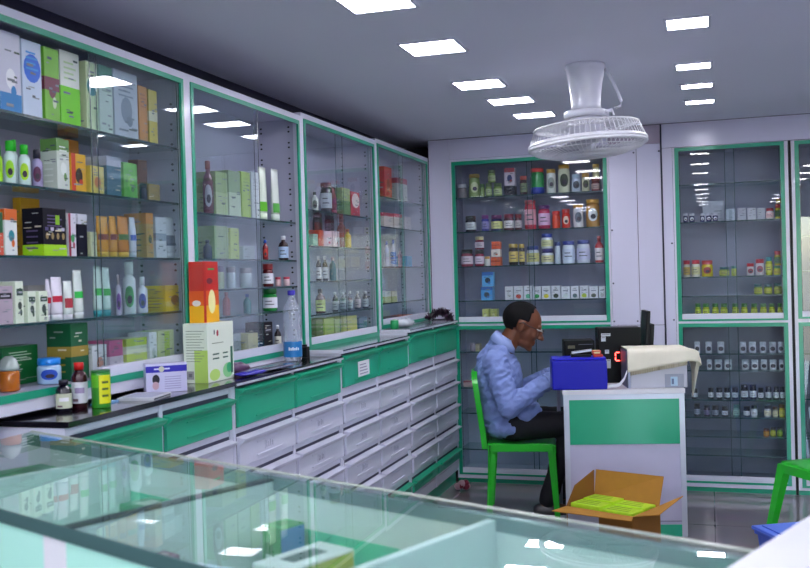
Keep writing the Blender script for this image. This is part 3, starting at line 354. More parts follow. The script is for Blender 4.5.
# ---------------------------------------------------------------- mesh builder
class MB:
    def __init__(s): s.bm = bmesh.new(); s.mats = []
    def mi(s, m):
        if m not in s.mats: s.mats.append(m)
        return s.mats.index(m)
    def face(s, pts, m, smooth=False):
        vs = [s.bm.verts.new(p) for p in pts]
        f = s.bm.faces.new(vs); f.material_index = s.mi(m); f.smooth = smooth
        return f
    def box(s, x0, x1, y0, y1, z0, z1, m, fn=None, bev=0.):
        c = [(x, y, z) for x in (x0, x1) for y in (y0, y1) for z in (z0, z1)]
        if fn: c = [fn(*p) for p in c]
        v = [s.bm.verts.new(p) for p in c]; k = s.mi(m); fs = []
        for q in ((0,1,3,2), (4,6,7,5), (0,4,5,1), (2,3,7,6), (0,2,6,4), (1,5,7,3)):
            f = s.bm.faces.new([v[i] for i in q]); f.material_index = k; fs.append(f)
        if bev:
            es = list({e for f in fs for e in f.edges})
            bmesh.ops.bevel(s.bm, geom=es, offset=bev, segments=2, affect='EDGES', profile=.6)
    def loft(s, rings, m, cap=True, smooth=True, closed=True):
        k = s.mi(m); R = [[s.bm.verts.new(p) for p in r] for r in rings]; n = len(R[0])
        for a, b in zip(R, R[1:]):
            for i in range(n if closed else n-1):
                j = (i+1) % n
                f = s.bm.faces.new((a[i], a[j], b[j], b[i])); f.material_index = k; f.smooth = smooth
        if cap:
            for r in (R[0], R[-1]):
                f = s.bm.faces.new(r); f.material_index = k
    def lathe(s, cx, cy, prof, m, n=20, fn=None, cap=True, sx=1, sy=1):
        rings = []
        for r, z in prof:
            ring = []
            for i in range(n):
                a = 2*PI*i/n; p = (cx+r*sx*math.cos(a), cy+r*sy*math.sin(a), z)
                ring.append(fn(*p) if fn else p)
            rings.append(ring)
        s.loft(rings, m, cap)
    def tube(s, pts, r, m, n=8, cap=True):
        P = [Vector(p) for p in pts]; rings = []
        rr = r if isinstance(r, (list, tuple)) else [r]*len(P)
        for i, p in enumerate(P):
            d = (P[min(i+1, len(P)-1)] - P[max(i-1, 0)])
            d = d.normalized() if d.length > 1e-9 else Vector((0, 0, 1))
            a = Vector((0, 0, 1)) if abs(d.z) < .9 else Vector((1, 0, 0))
            u = d.cross(a).normalized(); v = d.cross(u)
            rings.append([p + (u*math.cos(2*PI*k/n) + v*math.sin(2*PI*k/n))*rr[i] for k in range(n)])
        s.loft(rings, m, cap)
    def sphere(s, c, r, m, seg=16, rings=10, sc=(1,1,1), M=None):
        R = []
        for i in range(1, rings):
            th = PI*i/rings; ring = []
            for j in range(seg):
                a = 2*PI*j/seg
                p = Vector((math.sin(th)*math.cos(a)*sc[0]*r, math.sin(th)*math.sin(a)*sc[1]*r, math.cos(th)*sc[2]*r))
                if M: p = M @ p
                ring.append(Vector(c)+p)
            R.append(ring)
        s.loft(R, m, True)
    def capsule(s, p, q, r1, r2, m, n=14):
        p = Vector(p); q = Vector(q); d = (q-p); L = d.length; d.normalize()
        pts = []; rr = []
        for k in range(5):
            a = PI/2*(k/4.5+.08); pts.append(p - d*r1*math.cos(a)); rr.append(r1*math.sin(a))
        pts.append(p); rr.append(r1); pts.append(q); rr.append(r2)
        for k in range(4, -1, -1):
            a = PI/2*(k/4.5+.08); pts.append(q + d*r2*math.cos(a)); rr.append(r2*math.sin(a))
        s.tube(pts, rr, m, n)
    def build(s, name, parent=None, loc=None, normals=True):
        if normals: bmesh.ops.recalc_face_normals(s.bm, faces=s.bm.faces)
        me = bpy.data.meshes.new(name); o = bpy.data.objects.new(name, me)
        if parent is not None: org = wloc(parent)
        else: org = Vector(loc) if loc is not None else Vector((0, 0, 0))
        if loc is not None and parent is not None: org2 = Vector(loc)
        else: org2 = org
        for v in s.bm.verts: v.co -= org2
        s.bm.to_mesh(me); s.bm.free()
        for m in s.mats: me.materials.append(m)
        COL.objects.link(o)
        if parent is not None: o.parent = parent; o.location = org2 - org
        else: o.location = org
        return o
def wloc(o):
    v = Vector((0, 0, 0))
    while o is not None: v += o.location; o = o.parent
    return v
def thing(name, label, cat, loc, group=None):
    o = bpy.data.objects.new(name, None); COL.objects.link(o); o.location = loc
    o.empty_display_size = .05
    return tag(o, label, cat, group)
def tag(o, label, cat, group=None):
    n = len(label.split())
    assert 4 <= n <= 16, (n, label)
    o['label'] = label; o['category'] = cat
    if group: o['group'] = group
    return o
def struct(o): o['kind'] = 'structure'; return o
# frames: L units live on the left wall (along = world y, depth = -x); B units on the back wall
XU, YB = -1.845, 6.435
def FL(x0):
    return lambda a, d, z: (x0-d, a, z)
def FB(y0):
    return lambda a, d, z: (a, y0+d, z)
# ---------------------------------------------------------------- room shell
def build_room():
    b = MB(); b.box(-2.4, 3.2, -2.6, 6.9, -.1, 0, None or floor_mat()); struct(b.build('floor'))
    cm = ceil_mat()
    b = MB(); b.box(-2.4, 3.2, -2.6, 6.9, 2.376, 2.5, cm); struct(b.build('ceiling'))
    wm = mat('c8c8d8', .5, var=.05, scale=2)
    dk = mat('26243a', .7, var=.1)
    b = MB(); b.box(-2.3, -2.125, -2.6, 6.8, 0, 2.376, dk); struct(b.build('wall_left'))
    b = MB(); b.box(3.0, 3.2, -2.6, 6.9, 0, 2.376, wm); struct(b.build('wall_right'))
    b = MB(); b.box(-2.4, 3.2, 6.78, 6.9, 0, 2.376, dk); struct(b.build('wall_back'))
    b = MB()
    b.box(-2.4, 1.25, -2.6, -2.45, 0, 2.376, wm); b.box(2.95, 3.2, -2.6, -2.45, 0, 2.376, wm)
    b.box(1.25, 2.95, -2.6, -2.45, 2.15, 2.376, wm); struct(b.build('wall_front'))
def floor_mat():
    m = bpy.data.materials.new('grey_gloss_tile'); m.use_nodes = True; nt = m.node_tree; b = nt.nodes['Principled BSDF']
    tc = nt.nodes.new('ShaderNodeTexCoord'); br = nt.nodes.new('ShaderNodeTexBrick')
    nt.links.new(tc.outputs['Object'], br.inputs['Vector'])
    br.offset = 0; br.inputs['Scale'].default_value = 1; br.inputs['Brick Width'].default_value = .8; br.inputs['Row Height'].default_value = .8
    br.inputs['Mortar Size'].default_value = .003; br.inputs['Color1'].default_value = lin('8c878c'); br.inputs['Color2'].default_value = lin('918c92'); br.inputs['Mortar'].default_value = lin('6c686e')
    nz = nt.nodes.new('ShaderNodeTexNoise'); nz.inputs['Scale'].default_value = 3; nz.inputs['Detail'].default_value = 6
    nt.links.new(tc.outputs['Object'], nz.inputs['Vector'])
    mx = nt.nodes.new('ShaderNodeMix'); mx.data_type = 'RGBA'; mx.blend_type = 'MULTIPLY'; mx.inputs[0].default_value = .35
    nt.links.new(br.outputs['Color'], mx.inputs[6]); nt.links.new(nz.outputs['Color'], mx.inputs[7])
    nt.links.new(mx.outputs[2], b.inputs['Base Color']); b.inputs['Roughness'].default_value = .09
    return m
def ceil_mat(): return mat('e6e6f4', .55, var=.03, scale=1.2, spec=.4)
# ---------------------------------------------------------------- lamps
LAMP = emit('led_panel', (.91, .91, 1.0), 14.0)
def ceiling_light(cx, cy, w, d, label):
    t = thing('ceiling_light', label, 'ceiling light', (cx, cy, 2.376), 'square flush ceiling lights')
    b = MB(); x0, x1, y0, y1 = cx-w/2, cx+w/2, cy-d/2, cy+d/2; r = .012
    for q in ((x0-r, x1+r, y0-r, y0), (x0-r, x1+r, y1, y1+r), (x0-r, x0, y0, y1), (x1, x1+r, y0, y1)):
        b.box(q[0], q[1], q[2], q[3], 2.368, 2.3755, WHITE)
    b.build('frame', t)
    b = MB(); b.box(x0, x1, y0, y1, 2.370, 2.3755, LAMP); b.build('diffuser', t)
def build_lights():
    nth = ['nearest', 'second nearest', 'third nearest', 'fourth nearest', 'farthest']
    for i, (cy, d) in enumerate(((3.10, .19), (3.805, .21), (4.635, .19), (5.15, .17), (5.68, .16))):
        ceiling_light(-1.055 + (i > 2)*.055 + (i > 3)*.035, cy, .22, d, 'large square ceiling panel light, %s in the left row' % nth[i])
    nn = ['nearest', 'second nearest', 'third nearest', 'farthest']
    for i, (cy, d) in enumerate(((3.825, .15), (4.65, .12), (5.16, .10), (5.665, .10))):
        ceiling_light(-.055+i*.01, cy, .148, d, 'small ceiling panel light, %s in the right row' % nn[i])
    # rows go on behind the photographer; far left row added to brighten counter front
    for x, w in ((-1.75, .21), (-1.055, .21), (-.06, .15), (.95, .18), (2.0, .18)):
        for cy in (2.35, 1.6, .85, .1, -.65, -1.4, -2.1):
            if x == -.06 and cy == 2.35: cy = 2.95
            if cy > 2.3 and x < -1: continue
            if x == -1.75 and cy > 1: continue
            side = {-1.75: 'added far left', -1.055: 'left', -.06: 'middle', .95: 'right', 2.0: 'far right'}[x]
            ceiling_light(x, cy, w, w, 'ceiling panel light over the customer side, %s row' % side)
    for x in (.95, 2.0):
        for cy in (3.1, 3.825, 4.65, 5.3):
            ceiling_light(x, cy, .15, .15, 'small ceiling panel light outside the frame, right half of room')
# ---------------------------------------------------------------- cabinets
def ring(b, F, a0, a1, z0, z1, wa0, wa1, wz0, wz1, d0, d1, m):
    b.box(a0, a0+wa0, d0, d1, z0, z1, m, F); b.box(a1-wa1, a1, d0, d1, z0, z1, m, F)
    b.box(a0+wa0, a1-wa1, d0, d1, z0, z0+wz0, m, F); b.box(a0+wa0, a1-wa1, d0, d1, z1-wz1, z1, m, F)
def cabinet(F, a0, a1, z0, z1, shelves, label, group, depth=.255, white=(.02, .02, .025, .027), grn=.024, rail=.035, rail_rng=None,
            doors=(), holes=True, inside=INSIDE, grn_b=None, shelf_d0=.035, name='wall_display_cabinet'):
    base = F((a0+a1)/2, depth/2, z0)
    t = thing(name, label, 'display cabinet', base, group)
    wl, wr, wb, wt = white
    th = .008
    b = MB(); b.box(a0, a0+.012, .03, depth, z0, z1, inside, F)
    if holes: pegs(b, F, a0+.0125, z0, z1, depth)
    b.build('side_panel', t)
    b = MB(); b.box(a1-.012, a1, .03, depth, z0, z1, inside, F)
    if holes: pegs(b, F, a1-.0125, z0, z1, depth)
    b.build('side_panel', t)
    b = MB(); b.box(a0+.012, a1-.012, depth-.01, depth, z0, z1, inside, F); b.build('back_panel', t)
    b = MB(); b.box(a0+.012, a1-.012, .03, depth-.01, z1-.015, z1, inside, F); b.build('top_panel', t)
    b = MB(); b.box(a0+.012, a1-.012, .03, depth-.01, z0+wb+.004, z0+wb+.018, inside, F); b.build('bottom_panel', t)
    b = MB(); ring(b, F, a0, a1, z0, z1, wl, wr, wb, wt, 0, .03, WHITE); b.build('face_frame', t)
    b = MB(); ring(b, F, a0+wl, a1-wr, z0+wb, z1-wt, grn, grn, grn_b or grn, grn, -.005, .004, GREEN); b.build('green_frame', t)
    i0, i1 = a0+wl+grn, a1-wr-grn; zi0, zi1 = z0+wb+(grn_b or grn), z1-wt-grn
    if rail:
        r0, r1 = rail_rng or (i0, i1)
        b = MB(); b.box(r0, r1, .002, .022, zi0, zi0+rail, WHITE, F, bev=.002); b.build('door_rail', t)
    for z in shelves:
        b = MB(); b.box(a0+.0135, a1-.0135, shelf_d0, depth-.012, z-.007, z, SHELFGLASS, F)
        b.box(a0+.0135, a1-.0135, shelf_d0-.0015, shelf_d0-.0002, z-.0075, z+.0005, EDGE, F)
        b.build('shelf', t)
    for k, (p, q) in enumerate(doors):
        d = .006 + .009*(k % 2)
        b = MB(); b.box(p, q, d, d+.005, zi0+.002+(rail or 0), zi1, GLASS, F)
        for e in (p, q-.004):
            b.box(e, e+.004, d-.0012, d-.0004, zi0+.002+(rail or 0), zi1, EDGE, F)
        b.build('glass_door', t)
    return t
def pegs(b, F, a, z0, z1, depth):
    for d in (.06, depth-.05):
        z = z0+.1
        while z < z1-.06:
            for dz in (0, .022):
                c = Vector(F(a, d, z+dz)); u = Vector(F(a, d+1, z+dz))-c
                pts = [c+u*.006*math.cos(k*PI/4)+Vector((0, 0, .0045*math.sin(k*PI/4))) for k in range(8)]
                b.face(pts, HOLE)
            z += .075
UNITS = [(2.055, 3.185), (3.185, 4.245), (4.245, 5.32), (5.32, 6.43)]
def build_left_cabinets():
    F = FL(XU)
    nm = ['first', 'second', 'third', 'fourth']
    data = [
        (1.083, 2.218, (1.938, 1.733, 1.528, 1.332), (2.62, 3.14), [(2.60, 3.14), (2.645, 3.14)], .036, .022),
        (1.070, 2.218, (1.708, 1.528, 1.405, 1.293), None, [(3.23, 3.79), (3.24, 3.77)], .022, .022),
        (1.072, 2.236, (1.782, 1.602, 1.424, 1.256), None, [(4.29, 4.80), (4.72, 5.275)], .022, .022),
        (1.105, 2.250, (1.927, 1.743, 1.498, 1.275), None, [(5.365, 5.86), (5.80, 6.385)], .022, .022)]
    what = ['nearest left wall cabinet with glass slid open, full of lotions and cartons',
            'second left wall cabinet, above the water bottle, right half open',
            'third left wall cabinet with white capped vials on lower shelf',
            'fourth left wall cabinet, against the room corner']
    for (a0, a1), (z0, z1, sh, rr, doors, wb, gb), w in zip(UNITS, data, what):
        cabinet(F, a0, a1, z0, z1, sh, w, 'glass fronted cabinets along the left wall', rail=.034, rail_rng=rr, doors=doors, white=(.027, .027, wb, .027), grn=.018, grn_b=gb)
def drawer(b, sub, F, a0, a1, z0, z1, m, parent):
    # profile in (depth, z): front face with a slanted pull lip at the top
    h = z1-z0
    prof = [(.0, z0), (-.016, z0), (-.018, z0+.004), (-.018, z1-.046), (-.038, z1-.030), (-.041, z1-.022), (-.012, z1-.017), (0, z1-.016)]
    d = MB()
    d.loft([[Vector(F(a, p, z)) for p, z in prof] for a in (a0, a1)], m, True, False)
    # engraved card holder lines on the face
    w = a1-a0
    for zz in (z0+.022, z1-.058):
        d.box(a0+w*.28, a0+w*.74, -.0225, -.0181, zz, zz+.004, m, F)
    o = d.build('drawer', parent)
    return o
def build_base_cabinets():
    F = FL(-1.683)
    tops = [1.052, 1.052, 1.078, 1.108]
    what = ['nearest base drawer cabinet under the left worktop, beside the glass counter', 'second base drawer cabinet with two wide green top drawers',
            'third base drawer cabinet, its green top drawer carrying a paper card', 'fourth base drawer cabinet, tucked in the room corner']
    DR = [(2.20, 3.155), (3.160, 4.235), (4.24, 5.30), (5.305, 6.42)]
    for k, ((a0, a1), zt) in enumerate(zip(DR, tops)):
        t = thing('drawer_cabinet', what[k], 'drawer cabinet', F((a0+a1)/2, .2, 0), 'drawer cabinets along the left wall')
        b = MB(); b.box(a0, a1, .0, .43, .09, zt-.002, WHITE, F)
        b.build('body', t)
        b = MB(); b.box(a0, a1, .02, .43, 0, .0895, GREEN, F); b.build('plinth', t)
        # face frame posts
        for p, q in ((a0, a0+.02), (a1-.02, a1), ((a0+a1)/2-.011, (a0+a1)/2+.011)):
            b = MB(); b.box(p, q, -.006, -.0003, .09, zt-.002, WHITE, F); b.build('frame_post', t)
        if not k:
            for p, q in ((a0+.0205, (a0+a1)/2-.0125), ((a0+a1)/2+.0125, a1-.0225)):
                b = MB(); b.box(p, q, -.006, -.0003, zt-.022, zt-.002, WHITE, F); b.build('top_rail', t)
        rows = [(zt-.155, zt-.024, DGREEN)] + [(.745, .875, WHITE), (.592, .722, WHITE), (.440, .568, WHITE), (.288, .416, WHITE), (.172, .262, DGREEN)]
        if k > 1: rows[0] = (.915 if k == 2 else .925, zt-.022, DGREEN)
        if k: rows[0] = (rows[0][0], zt+.004, DGREEN)
        mid = (a0+a1)/2
        b = MB(); gap_shade = mat('38384c', .7)  # strips paint in the shade of the gaps round each drawer
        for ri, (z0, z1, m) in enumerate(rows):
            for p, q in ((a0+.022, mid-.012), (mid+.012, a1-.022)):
                b.box(p, q, -.0022, -.0004, z1-.016, min(z1-.002, zt-.0225) if ri == 0 and not k else z1-.004, gap_shade, F); b.box(p, q, -.0022, -.0004, z0-.005, z0-.0003, gap_shade, F)
                b.box(p-.0014, p+.0012, -.0064, -.0004, z0, z1-.016, gap_shade, F)
        b.build('drawer_gap_shade', t)
        for ri, (z0, z1, m) in enumerate(rows):
            for ci, (p, q) in enumerate(((a0+.024, mid-.014), (mid+.014, a1-.024))):
                o = drawer(None, None, F, p, q, z0, z1, m, t)
                if m is WHITE and ri in (1, 2, 3) and not (k == 3):
                    # handwritten paper label
                    c = MB(); w = q-p
                    u0 = p+w*(.42 if ci == 0 else .4)
                    c.box(u0, u0+w*.17, -.0202, -.0181, z0+.036, z1-.06, mat('d2d2e2', .7), F)
                    for s_ in range(4):
                        uu = u0+w*(.02+.035*s_)
                        c.box(uu, uu+w*.006, -.0208, -.0203, z0+.040, z1-.064-(s_ % 2)*.006, mat('5a5c80', .7), F)
                    c.build('paper_label', o)
                if k == 2 and ri == 0 and ci == 0:
                    c = MB(); c.box(p+.18, p+.34, -.0222, -.0206, z0+.03, z0+.105, mat('e4e4ea', .6), F)
                    for s_ in range(4): c.box(p+.2, p+.32-.01*s_, -.0230, -.0223, z0+.04+.015*s_, z0+.045+.015*s_, mat('9a9ab0', .7), F)
                    oc = c.build('paper_card', o); oc['label'] = 'white paper card with printed lines'
                    
        b = MB(); b.box(a0+.0205, a1-.0205, -.004, -.0004, .12, .15, WHITE, F); b.build('plinth_rail', t)
    # worktops
    for y0, y1, z, w, lab in ((2.2, 4.235, 1.078, GRANITE, 'long black granite worktop on the two nearest drawer cabinets'),
                              (4.24, 5.30, 1.104, GRANITE, 'black granite worktop with white front lip, on third drawer cabinet'),
                              (5.305, 6.42, 1.134, ALU, 'grey worktop with white front lip, on fourth drawer cabinet')):
        pass
    t = thing('worktop', 'long black granite worktop on the two nearest drawer cabinets', 'worktop', (-1.77, 3.2, 1.052), 'worktops on the drawer cabinets')
    b = MB(); b.box(-2.11, -1.660, 2.195, 4.235, 1.052, 1.0685, GRANITE, bev=.002); b.build('slab', t)
    b = MB(); b.box(-1.659, -1.655, 3.16, 4.235, 1.052, 1.060, ALU); b.build('edge_strip', t)
    t = thing('worktop', 'dark worktop with white lip on the third drawer cabinet', 'worktop', (-1.77, 4.77, 1.078), 'worktops on the drawer cabinets')
    b = MB(); b.box(-2.11, -1.664, 4.24, 5.302, 1.078, 1.094, GRANITE); b.build('slab', t)
    b = MB(); b.box(-1.84, -1.659, 4.234, 4.2395, 1.078, 1.096, WHITE); b.box(-1.6635, -1.659, 4.24, 5.302, 1.078, 1.088, ALU); b.build('edge_strip', t)
    t = thing('worktop', 'grey worktop with white lip in the corner, on fourth cabinet', 'worktop', (-1.77, 5.86, 1.108), 'worktops on the drawer cabinets')
    b = MB(); b.box(-2.11, -1.664, 5.31, 6.42, 1.108, 1.124, mat('70707e', .2, coat=.4)); b.build('slab', t)
    b = MB(); b.box(-1.84, -1.659, 5.304, 5.3095, 1.1085, 1.126, WHITE); b.box(-1.6635, -1.659, 5.31, 6.42, 1.108, 1.118, ALU); b.build('edge_strip', t)
def build_back_wall():
    F = FB(YB)
    G = 'glass fronted cabinets on the back wall'
    # white laminate cladding panels round the cabinets, at the cabinet face
    Y0, Y1 = YB+.002, YB+.03
    def panel(x0, x1, z0, z1, n, m=LAM):
        b = MB(); b.box(x0, x1, Y0, Y1, z0, z1, m, bev=.0015)
        return struct(b.build(n))
    panel(-1.842, -1.692, 1.13, 2.372, 'trim_1')
    panel(-1.690, -.612, 2.232, 2.372, 'trim_2')
    panel(-.610, -.435, 1.075, 2.25, 'trim_3'); panel(-.432, -.282, 1.075, 2.25, 'trim_4')
    panel(-.610, -.282, 2.253, 2.372, 'trim_5', mat('a89cae', .4, var=.05))
    panel(-.610, -.435, 0, 1.072, 'trim_6'); panel(-.432, -.282, 0, 1.072, 'trim_7')
    b = MB(); b.box(-.281, -.272, Y0-.004, Y1, 0, 2.372, mat('20203a', .6)); struct(b.build('trim_8'))
    panel(-.271, -.208, 0, 2.215, 'trim_9')
    panel(-.271, .9, 2.217, 2.372, 'trim_10')
    b = MB()
    for x, z in ((-.60, 1.35), (-.60, 1.1), (-.45, 1.1), (-.45, 2.2), (-.29, 2.2), (-.6, 1.7), (-.222, 1.105), (-.222, 1.6)):
        b.sphere((x, Y0-.001, z), .006, SEAM, 8, 6)
    struct(b.build('trim_11'))
    panel(.903, 1.9, 0, 2.372, 'trim_14'); panel(1.903, 2.98, 0, 2.372, 'trim_15')
    # dark joint and boards
    b = MB(); b.box(-1.842, .9, Y0+.004, Y1, 2.372, 2.3757, mat('14142a', .8)); struct(b.build('trim_12'))
    b = MB(); b.box(.489, .503, Y0, Y1, 0, 2.214, BLACK); struct(b.build('trim_13'))
    W = (.012, .012, .016, .012)
    cabinet(F, -1.69, -.612, 1.085, 2.23, (1.968, 1.73, 1.49, 1.253), 'upper left back cabinet crowded with jars and small white cartons', G, depth=.3, white=(.012, .012, .010, .016), grn_b=.012,
            doors=[(-1.65, -1.12), (-1.16, -.652)], holes=False, inside=mat('8a8aa8', .5))
    cabinet(F, -1.69, -.612, .03, 1.0845, (.90, .65, .476, .226), 'lower left back cabinet with nearly empty shelves, behind seated man', G, depth=.3, white=(.012, .012, .025, .004), grn_b=.012,
            grn=.024, doors=[(-1.65, -1.12), (-1.16, -.652)], holes=False, inside=mat('b4b4cc', .5))
    cabinet(F, -.206, .487, 1.085, 2.214, (1.976, 1.733, 1.378, 1.256), 'upper right back cabinet with small lime jars along its bottom', G, depth=.3, white=(.012, .022, .010, .002), grn_b=.012,
            doors=[(-.168, .17), (.11, .439)], holes=False, inside=mat('8e8ea6', .5))
    cabinet(F, -.206, .487, .03, 1.0845, (.884, .777, .588, .475, .352, .232), 'lower right back cabinet with rows of small white labelled jars', G, depth=.3, white=(.012, .022, .025, .004), grn_b=.012,
            doors=[(-.168, .17), (.11, .439)], holes=False, inside=mat('787890', .5), shelf_d0=.03)
    cabinet(F, .505, .9, 1.085, 2.214, (1.976, 1.62, 1.40), 'upper empty back cabinet at the right edge of view', G, depth=.3, white=(.02, .012, .018, .004), grn_b=.012,
            doors=[(.55, .86)], holes=False, inside=mat('8e8ea6', .5))
    cabinet(F, .505, .9, .03, 1.0845, (.884, .6, .352), 'lower empty back cabinet at the right edge of view', G, depth=.3, white=(.02, .012, .018, .004), grn_b=.012,
            doors=[(.55, .86)], holes=False, inside=mat('787890', .5))
    b = MB(); b.box(-1.69, -.612, YB+.012, YB+.03, 0, .029, GREEN); struct(b.build('baseboard_left'))
    b = MB(); b.box(-.206, .487, YB+.012, YB+.03, 0, .029, GREEN); struct(b.build('baseboard_right'))
    b = MB(); b.box(.505, .9, YB+.012, YB+.03, 0, .029, GREEN); struct(b.build('baseboard_back'))
# ---------------------------------------------------------------- goods
def quadpatch(b, o, u, v, n, x0, x1, y0, y1, lay, m):
    off = n*(.0003*lay)
    b.face([o+u*x0+v*y0+off, o+u*x1+v*y0+off, o+u*x1+v*y1+off, o+u*x0+v*y1+off], m)
def disc(b, o, u, v, n, cx, cy, rx, ry, lay, m, k=14):
    off = n*(.0003*lay)
    b.face([o+u*(cx+rx*math.cos(2*PI*i/k))+v*(cy+ry*math.sin(2*PI*i/k))+off for i in range(k)], m)
def paint(b, o, u, v, n, w, h, st, cols, side=False):
    c2 = mat(cols[1], .45) if len(cols) > 1 else None
    c3 = mat(cols[2], .45) if len(cols) > 2 else c2
    st = st.split()
    if 'base' in st: quadpatch(b, o, u, v, n, 0, w, 0, h*.24, 1, c2)
    if 'half' in st: quadpatch(b, o, u, v, n, 0, w, 0, h*.52, 1, c2)
    if 'cap' in st: quadpatch(b, o, u, v, n, 0, w, h*.76, h, 1, c2)
    if 'mid' in st: quadpatch(b, o, u, v, n, 0, w, h*.42, h*.60, 1, c2 if len(cols) < 3 else c3)
    if side: 
        for i in range(4): quadpatch(b, o, u, v, n, w*.2, w*.75, h*(.15+.12*i), h*(.18+.12*i), 2, c3 or c2)
        return
    if 'side' in st: quadpatch(b, o, u, v, n, 0, w*.28, 0, h, 2, c2)
    if 'vert' in st: quadpatch(b, o, u, v, n, w*.36, w*.7, 0, h*.96, 2, c2)
    if 'circle' in st: disc(b, o, u, v, n, w*.5, h*.64, w*.44, min(w*.5, h*.3), 2, c2)
    if 'blot' in st:
        disc(b, o, u, v, n, w*.5, h*.42, w*.24, min(w*.34, h*.2), 3, c3); disc(b, o, u, v, n, w*.62, h*.26, w*.13, h*.08, 4, c2)
    if 'tag' in st:
        quadpatch(b, o, u, v, n, w*.12, w*.9, h*.66, h*.82, 3, c2); quadpatch(b, o, u, v, n, w*.22, w*.78, h*.72, h*.755, 4, mat('c8c8d0'))
    if 'lines' in st:
        for i in range(4): quadpatch(b, o, u, v, n, w*.18, w*(.8-.12*(i % 2)), h*(.62+.07*i), h*(.645+.07*i), 3, c3)
    if 'dots' in st:
        for i in range(4):
            disc(b, o, u, v, n, w*(.16+.23*i), h*.42, w*.06, h*.07, 3, mat('a08858')); quadpatch(b, o, u, v, n, w*(.08+.23*i), w*(.22+.23*i), h*.53, h*.60, 3, mat('c8c0d8' if i % 2 else '504878'))
        quadpatch(b, o, u, v, n, w*.52, w*.70, h*.66, h*.86, 4, mat('8ac020'))
    if 'low' in st: disc(b, o, u, v, n, w*.5, h*.24, w*.30, h*.17, 3, c2); quadpatch(b, o, u, v, n, w*.2, w*.8, h*.62, h*.70, 3, mat('8c8c9c'))
def carton(t, side, a, w, z, h, f, d, cols, st):
    F = FL(f) if side == 'L' else FB(f)
    dk = sum(lin(cols[0])[:3]) < .12
    b = MB(); m = mat(cols[0], .6, spec=.2) if dk else mat(cols[0], .42, coat=.15)
    b.box(a, a+w, 0, d, z, z+h, m, F, bev=min(.002, w*.05))
    o = Vector(F(a, 0, z)); u = Vector(F(a+1, 0, z))-o; v = Vector((0, 0, 1)); n = o-Vector(F(a, 1, z))
    rp = random.Random(int(a*1000)*31+int(z*1000)+len(cols[0]))
    def fine(o, u, n, w):
        base = lin(cols[0]); dark = sum(base[:3]) > .5
        for i in range(7 if w > .03 else 3):
            x = rp.uniform(.08, .7); y = rp.uniform(.05, .9); hh = rp.uniform(.012, .035); ww = rp.uniform(.12, .4)
            c = rp.choice(['5a6470', '7c8690', '98a0a4', '40584c'] if dark else ['c8ccc8', '9aa09a', 'd8d0b8'])
            quadpatch(b, o, u, Vector((0, 0, 1)), n, w*x, w*min(.94, x+ww), h*y, h*min(.97, y+hh), 6, mat(c, .5))
    fine(o, u, n, w)
    paint(b, o, u, v, n, w, h, st, cols)
    if side == 'L':
        o2 = Vector(F(a, d, z)); u2 = Vector(F(a, d-1, z))-o2
        paint(b, o2, u2, v, Vector((0, -1, 0)), d, h, st, cols, True); fine(o2, u2, Vector((0, -1, 0)), d)
    return b
def arc(b, cx, cy, r, a0, a1, z0, z1, m, k=8, oval=False):
    for i in range(k):
        p, q = a0+(a1-a0)*i/k, a0+(a1-a0)*(i+1)/k
        if oval:
            f = lambda t: math.sqrt(max(0, 1-((t-(a0+a1)/2)/((a1-a0)/2))**2)); zc, zh = (z0+z1)/2, (z1-z0)/2
            za, zb = f(p)*zh+.0002, f(q)*zh+.0002
        else: za = zb = None
        if oval:
            pts = [(p, zc-za), (q, zc-zb), (q, zc+zb), (p, zc+za)]
        else: pts = [(p, z0), (q, z0), (q, z1), (p, z1)]
        b.face([(cx+r*math.cos(t), cy+r*math.sin(t), z) for t, z in pts], m, True)
GLOSS = dict(rough=.25, coat=.4)
